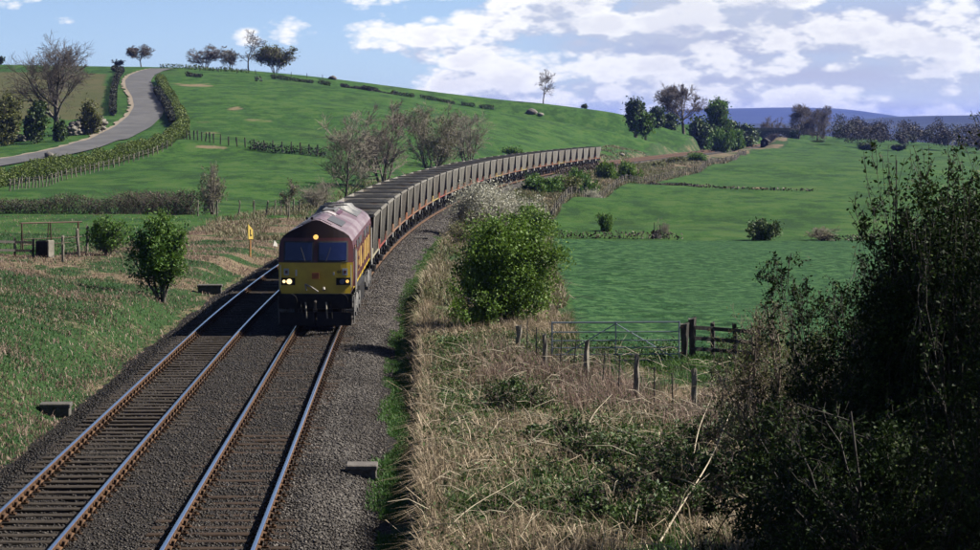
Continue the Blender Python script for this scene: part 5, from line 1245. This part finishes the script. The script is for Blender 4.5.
def right_bank():
    r = np.random.default_rng(31)
    # dead grass tussocks
    x, y, hs, tn = clumped(120000, right_x, (35, 84), 2600, .19, 32, 1.25); an = CLA[0]; d = lat(x, y); a = attrs_at(x, y)
    k = (d > 3.25) & (r.uniform(0, 1, len(x)) < (.10+.9*a['dry'])*sstep(.25, .6, .1+.95*vnoise(x*.55, y*.35, 47))) & (a['crop'] < .5); k &= ~((y < 69) & (y > 60) & (x > 2.4) & (r.uniform(0, 1, len(x)) < .85))
    x, y, hs, tn, an = x[k], y[k], hs[k], tn[k], an[k]; n = len(x)
    blades('dead_grass', x, y, hs*r.uniform(.22, .62, n), r.uniform(.011, .02, n), .5+tn+r.normal(0, .18, n), M['grass_dead'], 'tangled straw coloured dead grass on the bank beside the rails', 1.0, ang=an)
    x, y, hs, tn = clumped(90000, right_x, (35, 84), 2400, .28, 33, 1.2); d = lat(x, y); a = attrs_at(x, y); k = (d > 3.3) & (r.uniform(0, 1, len(x)) < 1.1-.7*a['dry']) & (a['crop'] < .5); x, y, hs, tn = x[k], y[k], hs[k], tn[k]; n = len(x)
    blades('bank_grass', x, y, hs*r.uniform(.12, .34, n), r.uniform(.011, .02, n), .45+tn+r.normal(0, .2, n), M['grass_green'], 'green grass growing through the dead grass beside the rails', .5)
    # lush strip at the foot of the bank
    n = 60000; y = 36+r.power(.8, n)*120; d = 2.45+r.beta(1.7, 1.2, n)*.85; p = trk(y, d); keep = vnoise(p[:, 0]*1.2, p[:, 1]*.5, 41) > .18+.4*(d < 2.75); p = p[keep]; n = len(p); z = np.minimum(Zf(p[:, 0], p[:, 1]), -.30)
    z = np.maximum(Zf(p[:, 0], p[:, 1]), bz(lat(p[:, 0], p[:, 1]), p[:, 1]))
    blades('verge_grass', p[:, 0], p[:, 1], r.uniform(.05, .16, n), r.uniform(.014, .024, n), r.normal(.6, .2, n), M['grass_lush'], 'narrow strip of lush green grass between ballast and bank', .6, z=z)
    # overhanging fringe on the lip of the bank
    n = 6000; y = 36+r.power(.8, n)*75; d = 3.78+r.normal(0, .12, n); p = trk(y, d)
    blades('fringe_grass', p[:, 0], p[:, 1], r.uniform(.25, .6, n)*(.6+.8*vnoise(y*.7, y*0, 44)), r.uniform(.010, .018, n), r.normal(.5, .2, n), M['grass_dead'], 'dead grass hanging over the lip of the bank', 1.0)
    # pinkish dead willowherb stems along the wire fence
    cx = []; 
    for (px, py, sx, n_) in ((548,372,1.2,2600),(585,385,1.1,2400),(520,366,1.3,2600),(620,400,1.2,2600),(655,410,1.2,2200),(600,402,1.2,2000),(700,425,1.2,1800),(745,432,1.4,1600),(500,372,1.1,1500),(740,408,1.6,1500),(780,400,1.6,1500)):
        c = hit(px, py); cx.append(np.c_[c.x+r.normal(0, sx*.55, n_), c.y+r.normal(0, sx*1.6, n_)])
    q = np.concatenate(cx); q = q[(lat(q[:, 0], q[:, 1]) > 3.6) & (q[:, 1] < 74)]; n = len(q)
    k = r.uniform(0, 1, n) < .55*(.5+vnoise(q[:, 0]*1.1, q[:, 1]*.8, 71)); q = q[k]; n = len(q)
    blades('dead_stems', q[:, 0], q[:, 1], r.uniform(.2, .62, n)*(.5+.9*vnoise(q[:, 0]*.9, q[:, 1]*.5, 72)), r.uniform(.010, .016, n), r.normal(.55, .24, n), M['grass_pink'], 'pinkish dead stems standing thick along the wire fence', .5)
right_bank()
def far_bank():
    r = np.random.default_rng(35); n = 90000; y = 80+r.power(.75, n)*420; lo, hi = xc(y)+3.3, fence_x(y)+.3; x = lo+(hi-lo)*r.uniform(0, 1, n); k = vnoise(x*.5, y*.22, 36) > .3; x, y = x[k], y[k]; n = len(x)
    blades('bank_stems', x, y, r.uniform(.25, .75, n), r.uniform(.03, .06, n)*(.6+y/300), np.clip(r.normal(.42, .2, n)+(vnoise(x*.3, y*.12, 37)-.5)*.5, 0, 1), M['grass_mix'], 'dead and green stems clothing the railway bank beyond the hawthorn', .9)
    n = 26000; y = 150+r.power(.7, n)*380; lo = xc(y)-14; x = lo+r.uniform(0, 1, n)*8.6; k = (vnoise(x*.5, y*.2, 38) > .35); x, y = x[k], y[k]; n = len(x)
    blades('lineside_stems', x, y, r.uniform(.2, .6, n), r.uniform(.03, .06, n)*(.6+y/300), r.normal(.45, .2, n), M['grass_mix'], 'dead grass along the far side of the train', .9)
M['grass_mix'] = leafmat('grass_mix', (.05,.085,.02), (.20,.16,.105), (.40,.32,.24), .2)
far_bank()
def low_herbs():
    r = np.random.default_rng(45); K = 900; y = 36+r.power(1.2, K)*36; xa, xb = right_x(y); x = xa+.25+(np.minimum(xb, 9)-xa)*r.uniform(0, 1, K); k = (vnoise(x*.5, y*.4, 46) > .36); x, y = x[k], y[k]; K = len(x); n = K*75
    i = r.integers(0, K, n); rad = r.uniform(.12, .42, K); P = np.c_[x[i]+r.normal(size=n)*rad[i], y[i]+r.normal(size=n)*rad[i], np.zeros(n)]; P[:, 2] = Zf(P[:, 0], P[:, 1])+np.abs(r.normal(.1, .12, n)); P = P[lat(P[:, 0], P[:, 1]) > 3.6]; n = len(P)
    V, F = leaf_geo(P, .055, r, .8); o = link('low_herbs', npmesh('low_herbs', V, [F], dict(tone=np.repeat(np.clip(r.normal(.5, .25, n), 0, 1), 4))), M['bramble_leaf']); tag(o, 'low green leaves growing through the dead grass of the bank', kind='stuff')
M['bramble_leaf'] = leafmat('bramble_leaf', (.022,.05,.012), (.05,.09,.018), (.11,.15,.035), .2)
low_herbs()
def left_bank():
    r = np.random.default_rng(51)
    def lx(y): return np.maximum(-.215*y-3, xc(y)-70), xc(y)-5.35
    x, y, hs, tn = clumped(95000, lx, (50, 150), 4200, .35, 52, 1.3); a = attrs_at(x, y); d = lat(x, y); k = (d < -5.3) & (r.uniform(0, 1, len(x)) < 1.1-.8*a['dry']); x, y, hs, tn = x[k], y[k], hs[k], tn[k]; n = len(x)
    dd = lat(x, y); blades('rough_grass', x, y, hs*r.uniform(.06, .17, n)*(.6+.6*sstep(-5, -9, dd)), r.uniform(.018, .032, n), .5+tn*.7+r.normal(0, .2, n), M['grass_bank'], 'rough green grass on the bank beside the far track', .8)
    x, y, hs, tn = clumped(120000, lx, (50, 190), 5200, .40, 53, 1.2); a = attrs_at(x, y); d = lat(x, y); k = (d < -5.4) & (r.uniform(0, 1, len(x)) < .10+.95*a['dry']); x, y, hs, tn = x[k], y[k], hs[k], tn[k]; n = len(x)
    blades('dead_stems', x, y, hs*r.uniform(.07, .25, n), r.uniform(.018, .032, n), .5+tn*.6+r.normal(0, .15, n), M['grass_pink'], 'pinkish brown dead stems along the top of the far bank', .8)
left_bank()
def tuft(px, py, n, rad, h, m, lb):
    r = np.random.default_rng(px); c = hit(px, py); x = c.x+r.normal(0, rad, n); y = c.y+r.normal(0, rad*1.4, n); blades('grass_tuft', x, y, h*r.uniform(.6, 1.2, n), r.uniform(.012, .022, n), r.normal(.55, .2, n), M[m], lb, .7)
tuft(706, 366, 2600, .42, .30, 'grass_green', 'lush green grass growing at the foot of the gate posts'); tuft(668, 366, 1200, .3, .2, 'grass_green', 'green grass growing under the closed end of the gate'); tuft(728, 368, 1500, .4, .28, 'grass_green', 'green grass under the rail fence')

def thicket(name, loc, seed, h, wd, label, leafm, leaf, lsize, twig='twig_dark', stems=12, cat='bush', fill=.6, up=.03, group=None, spread=1.):
    """loose many stemmed thorn, leaves thin at the edges so that twigs stand out of the outline"""
    r = np.random.default_rng(seed); a = r.uniform(0, 6.28, stems); sp_ = r.uniform(.15, 1.3, stems)*spread
    segs = grow(seed, np.c_[np.cos(a)*.35, np.sin(a)*.35, a*0], np.c_[np.cos(a)*sp_, np.sin(a)*sp_, a*0+1], r.uniform(.5, .9, stems)*h, r.uniform(.03, .06, stems), [
        dict(seg=7, kids=10, t0=.12, ang=52, lr=.48, rr=.5, jit=.22, up=up-.02, taper=.25), dict(seg=5, kids=7, t0=.1, ang=50, lr=.5, rr=.55, jit=.22, up=.0, taper=.3),
        dict(seg=4, kids=4, ang=46, lr=.55, rr=.6, jit=.24, up=.01, taper=.4), dict(seg=2, jit=.22, taper=.5)])
    ap = np.concatenate([s_[1] for s_ in segs]); sc = np.array([wd*.5/np.percentile(np.abs(ap[:, 0]), 97)]*2+[h/np.percentile(ap[:, 2], 98.0)])
    segs = [(s_[0]*sc, s_[1]*sc, s_[2], s_[3]) for s_ in segs]
    segs = [tuple(q[s_[1][:, 2] < h*1.02] for q in s_) for s_ in segs]
    root = empty(name, loc, 0, label, cat, group)
    V, F = join_tubes(segs[:1], [6]); link('stem', npmesh('stem', V, [F], smooth=True), M[twig], root)['kind'] = 'stuff'; V, F = join_tubes(segs[1:], [4, 3, 3], .0035); link('twigs', npmesh('twigs', V, [F]), M[twig], root)['kind'] = 'stuff'
    P = np.concatenate([seg_points(segs[-1], int(leaf*.8), r, .035), seg_points(segs[-2], int(leaf*.2), r, .04)])
    if fill:
        n2 = int(leaf*fill); K = n2//90; dv = _norm(r.normal(size=(K, 3))); cc = dv*(r.uniform(0, 1, (K, 1))**.4)*np.array([wd*.42, wd*.42, h*.47]); i = r.integers(0, K, n2); P = np.concatenate([P, cc[i]+r.normal(size=(n2, 3))*wd*.035+np.array([0, 0, h*.48])])
    P = P[P[:, 2] > .02]; V, F = leaf_geo(P, lsize, r, .2); o = link('foliage', npmesh('foliage', V, [F], dict(tone=np.repeat(np.clip(r.normal(.40, .24, len(P)), 0, 1), 4))), M[leafm], root)
    return root
def tpl(px, Y, top, pw):
    L = at(px, Y); return L, ztop(top, Y)-L.z, pw/ppm(Y)
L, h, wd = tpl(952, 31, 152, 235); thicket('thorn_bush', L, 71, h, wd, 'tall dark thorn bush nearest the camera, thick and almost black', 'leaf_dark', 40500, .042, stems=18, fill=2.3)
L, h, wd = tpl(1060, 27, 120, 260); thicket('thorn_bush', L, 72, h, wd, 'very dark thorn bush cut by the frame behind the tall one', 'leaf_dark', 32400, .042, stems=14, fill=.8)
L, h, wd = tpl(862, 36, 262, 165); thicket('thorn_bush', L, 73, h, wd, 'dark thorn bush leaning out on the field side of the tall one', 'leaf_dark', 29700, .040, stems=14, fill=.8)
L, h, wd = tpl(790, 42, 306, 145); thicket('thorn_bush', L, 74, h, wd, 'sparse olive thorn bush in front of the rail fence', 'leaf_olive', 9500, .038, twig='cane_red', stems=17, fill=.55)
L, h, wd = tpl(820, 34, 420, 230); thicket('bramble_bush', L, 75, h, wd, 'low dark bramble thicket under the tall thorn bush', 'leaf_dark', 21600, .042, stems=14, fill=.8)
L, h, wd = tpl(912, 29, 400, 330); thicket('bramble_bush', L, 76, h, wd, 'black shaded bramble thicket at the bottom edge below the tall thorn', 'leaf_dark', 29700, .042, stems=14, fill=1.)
for k, (px, py, h, wd, nl, lb) in enumerate(((690,500,.95,2.6,5200,'leafy bramble patch between the dead canes and the dark thicket'), (625,470,.7,2.4,4200,'low bramble patch in the dead grass below the wire fence'), (560,450,.6,1.9,3000,'small dark green bramble patch among tussocks'), (735,455,.9,2.4,3600,'twiggy bramble patch around the last wire fence post'),
        (515,405,.6,1.6,2400,'green bramble patch at the foot of the big hawthorn'), (640,530,.7,2.6,4800,'bramble patch at the bottom edge beside the dead canes'), (540,520,.4,1.8,1800,'flattened bramble patch in straw at the bottom edge'))):
    c = hit(px, py); thicket('bramble', c, 80+k, h, wd, lb, 'bramble_leaf', nl, .055, twig='cane_red', stems=16, cat='bramble', fill=.5, spread=2.2)
def cane(pts, rad, lb, m='cane', twig=3, seed=0):
    """a long dead arching stem with side shoots"""
    r = np.random.default_rng(seed); p = [hit(a, b)+Vector((0, 0, z)) for a, b, z in pts]; root_ = p[0].copy(); A = np.array([q-root_ for q in p]); t = np.linspace(0, 1, len(A)); tt = np.linspace(0, 1, 14)
    Q = np.stack([np.interp(tt, t, A[:, i]) for i in range(3)], 1)
    for _ in range(4): Q[1:-1] = .25*Q[:-2]+.5*Q[1:-1]+.25*Q[2:]
    rr = rad*(1-.65*tt); segs = [(Q[:-1], Q[1:], rr[:-1], rr[1:])]
    k = r.integers(3, 12, twig); d = _norm(np.diff(Q, axis=0)[k-1]); e = _norm(d+.9*_perp(d, r)+np.array([0, 0, .25])); l = r.uniform(.3, .8, twig)[:, None]; segs.append((Q[k], Q[k]+e*l*.55, rr[k]*.6, rr[k]*.4)); segs.append((Q[k]+e*l*.55, Q[k]+_norm(e+r.normal(size=e.shape)*.25)*l, rr[k]*.4, rr[k]*.15))
    V, F = join_tubes(segs, [5, 4, 3]); o = link('dead_cane', npmesh('dead_cane', V, [F], smooth=True), M[m], None, root_); tag(o, lb, 'cane')
cane([(628,500,.25),(660,505,.5),(690,512,.55),(720,528,.4)], .022, 'long pale dead cane lying across the brambles, running down to the dark thicket', seed=1)
cane([(660,548,.1),(685,530,.5),(712,512,.9),(735,470,1.35)], .020, 'pale dead cane arching up into the dark thicket', seed=2)
cane([(690,480,.1),(698,460,.6),(710,446,.95)], .014, 'short pale hooked dead cane standing by the brambles', seed=3, twig=1)
cane([(600,420,.1),(612,460,.6),(640,478,.8)], .012, 'thin grey dead cane bending over the straw below the fence', seed=4)
cane([(440,545,.15),(470,528,.35),(520,505,.45)], .012, 'thin straw cane lying over the tussocks at the bottom edge', seed=5)
cane([(580,470,.1),(590,440,.5),(612,425,.7)], .013, 'bent pale dead cane rising among the pink stems', seed=6, twig=2)
cane([(820,372,.1),(838,345,1.2),(858,318,1.9)], .018, 'bare dark shoot leaning out over the field from the thorn bush', 'twig_dark', seed=7, twig=2)
for k, (px, py) in enumerate(((500,470),(545,495),(470,505),(610,505),(585,520),(655,455),(430,470),(520,440),(480,440),(600,460))):
    r_ = random.Random(k); dx, dy = r_.uniform(-45, 45), r_.uniform(-22, 18)
def fallen_stems():
    r = np.random.default_rng(99); n = 1000; y = 36+r.power(1.1, n)*32; xa, xb = right_x(y); x = xa+.3+(np.minimum(xb, 11)-xa)*r.uniform(0, 1, n); z = Zf(x, y)+r.uniform(.1, .5, n); a = r.uniform(0, 6.28, n); l = r.uniform(.3, 1.25, n)
    d = np.c_[np.cos(a)*l, np.sin(a)*l, r.normal(0, .22, n)]; p = np.c_[x, y, z]; mid = p+d*.5+np.c_[a*0, a*0, l*.1]
    V, F = join_tubes([(p, mid, np.full(n, .007), np.full(n, .006)), (mid, p+d, np.full(n, .006), np.full(n, .003))], [3, 3]); o = link('fallen_stems', npmesh('fallen_stems', V, [F]), M['cane']); tag(o, 'pale broken stems strewn over the dead grass', kind='stuff')
fallen_stems()

# ------------------------------------------------------------------ air
GROUPS = {'bare_tree': 'bare trees of the hillside and lineside', 'budding_tree': 'budding trees', 'thorn_bush': 'thorn bushes', 'bramble': 'bramble patches on the bank', 'bramble_bush': 'dark bramble thickets',
          'dead_cane': 'dead canes in the brambles', 'green_bush': 'bushes beside the railway and the field edge', 'evergreen_bush': 'evergreen bushes of the hill shoulder', 'evergreen_shrub': 'evergreen shrubs by the road',
          'hawthorn_bush': 'hawthorn bushes beside the line', 'blossom_bush': 'blackthorns in blossom', 'bare_shrub': 'bare shrubs', 'dark_tree': 'small trees at the pasture edge', 'cable_box': 'concrete boxes beside the tracks',
          'gate_post': 'posts of the field gate', 'road_hedge': 'hedges along the road', 'dark_hedge': 'dark hedges by the road', 'road_fence': 'fences along the road hedge', 'ruined_wall': 'stone walls by the road', 'boulder': 'loose stones'}
def haze():
    m = MB(); x0, x1, y0, y1, z0, z1 = -9000, 9000, -700, 14500, -60, 82
    m.box(((x0+x1)/2, (y0+y1)/2, (z0+z1)/2), (x1-x0, y1-y0, z1-z0)); mt = bpy.data.materials.new('haze'); mt.use_nodes = True; t = mt.node_tree; t.nodes.clear()
    v = nd(t, 'ShaderNodeVolumePrincipled'); v.inputs['Color'].default_value = (.17, .26, .80, 1); v.inputs['Density'].default_value = HAZE; v.inputs['Anisotropy'].default_value = .25
    o = nd(t, 'ShaderNodeOutputMaterial'); t.links.new(v.outputs[0], o.inputs['Volume']); ob = m.build('haze', mt); ob['kind'] = 'stuff'
for o in list(SC.objects):          # repeats of one kind share a group phrase
    if o.parent is None and o.get('category') and not o.get('group'):
        g = GROUPS.get(o.name.split('.')[0])
        if g: o['group'] = g
HAZE = 5.5e-5
haze()
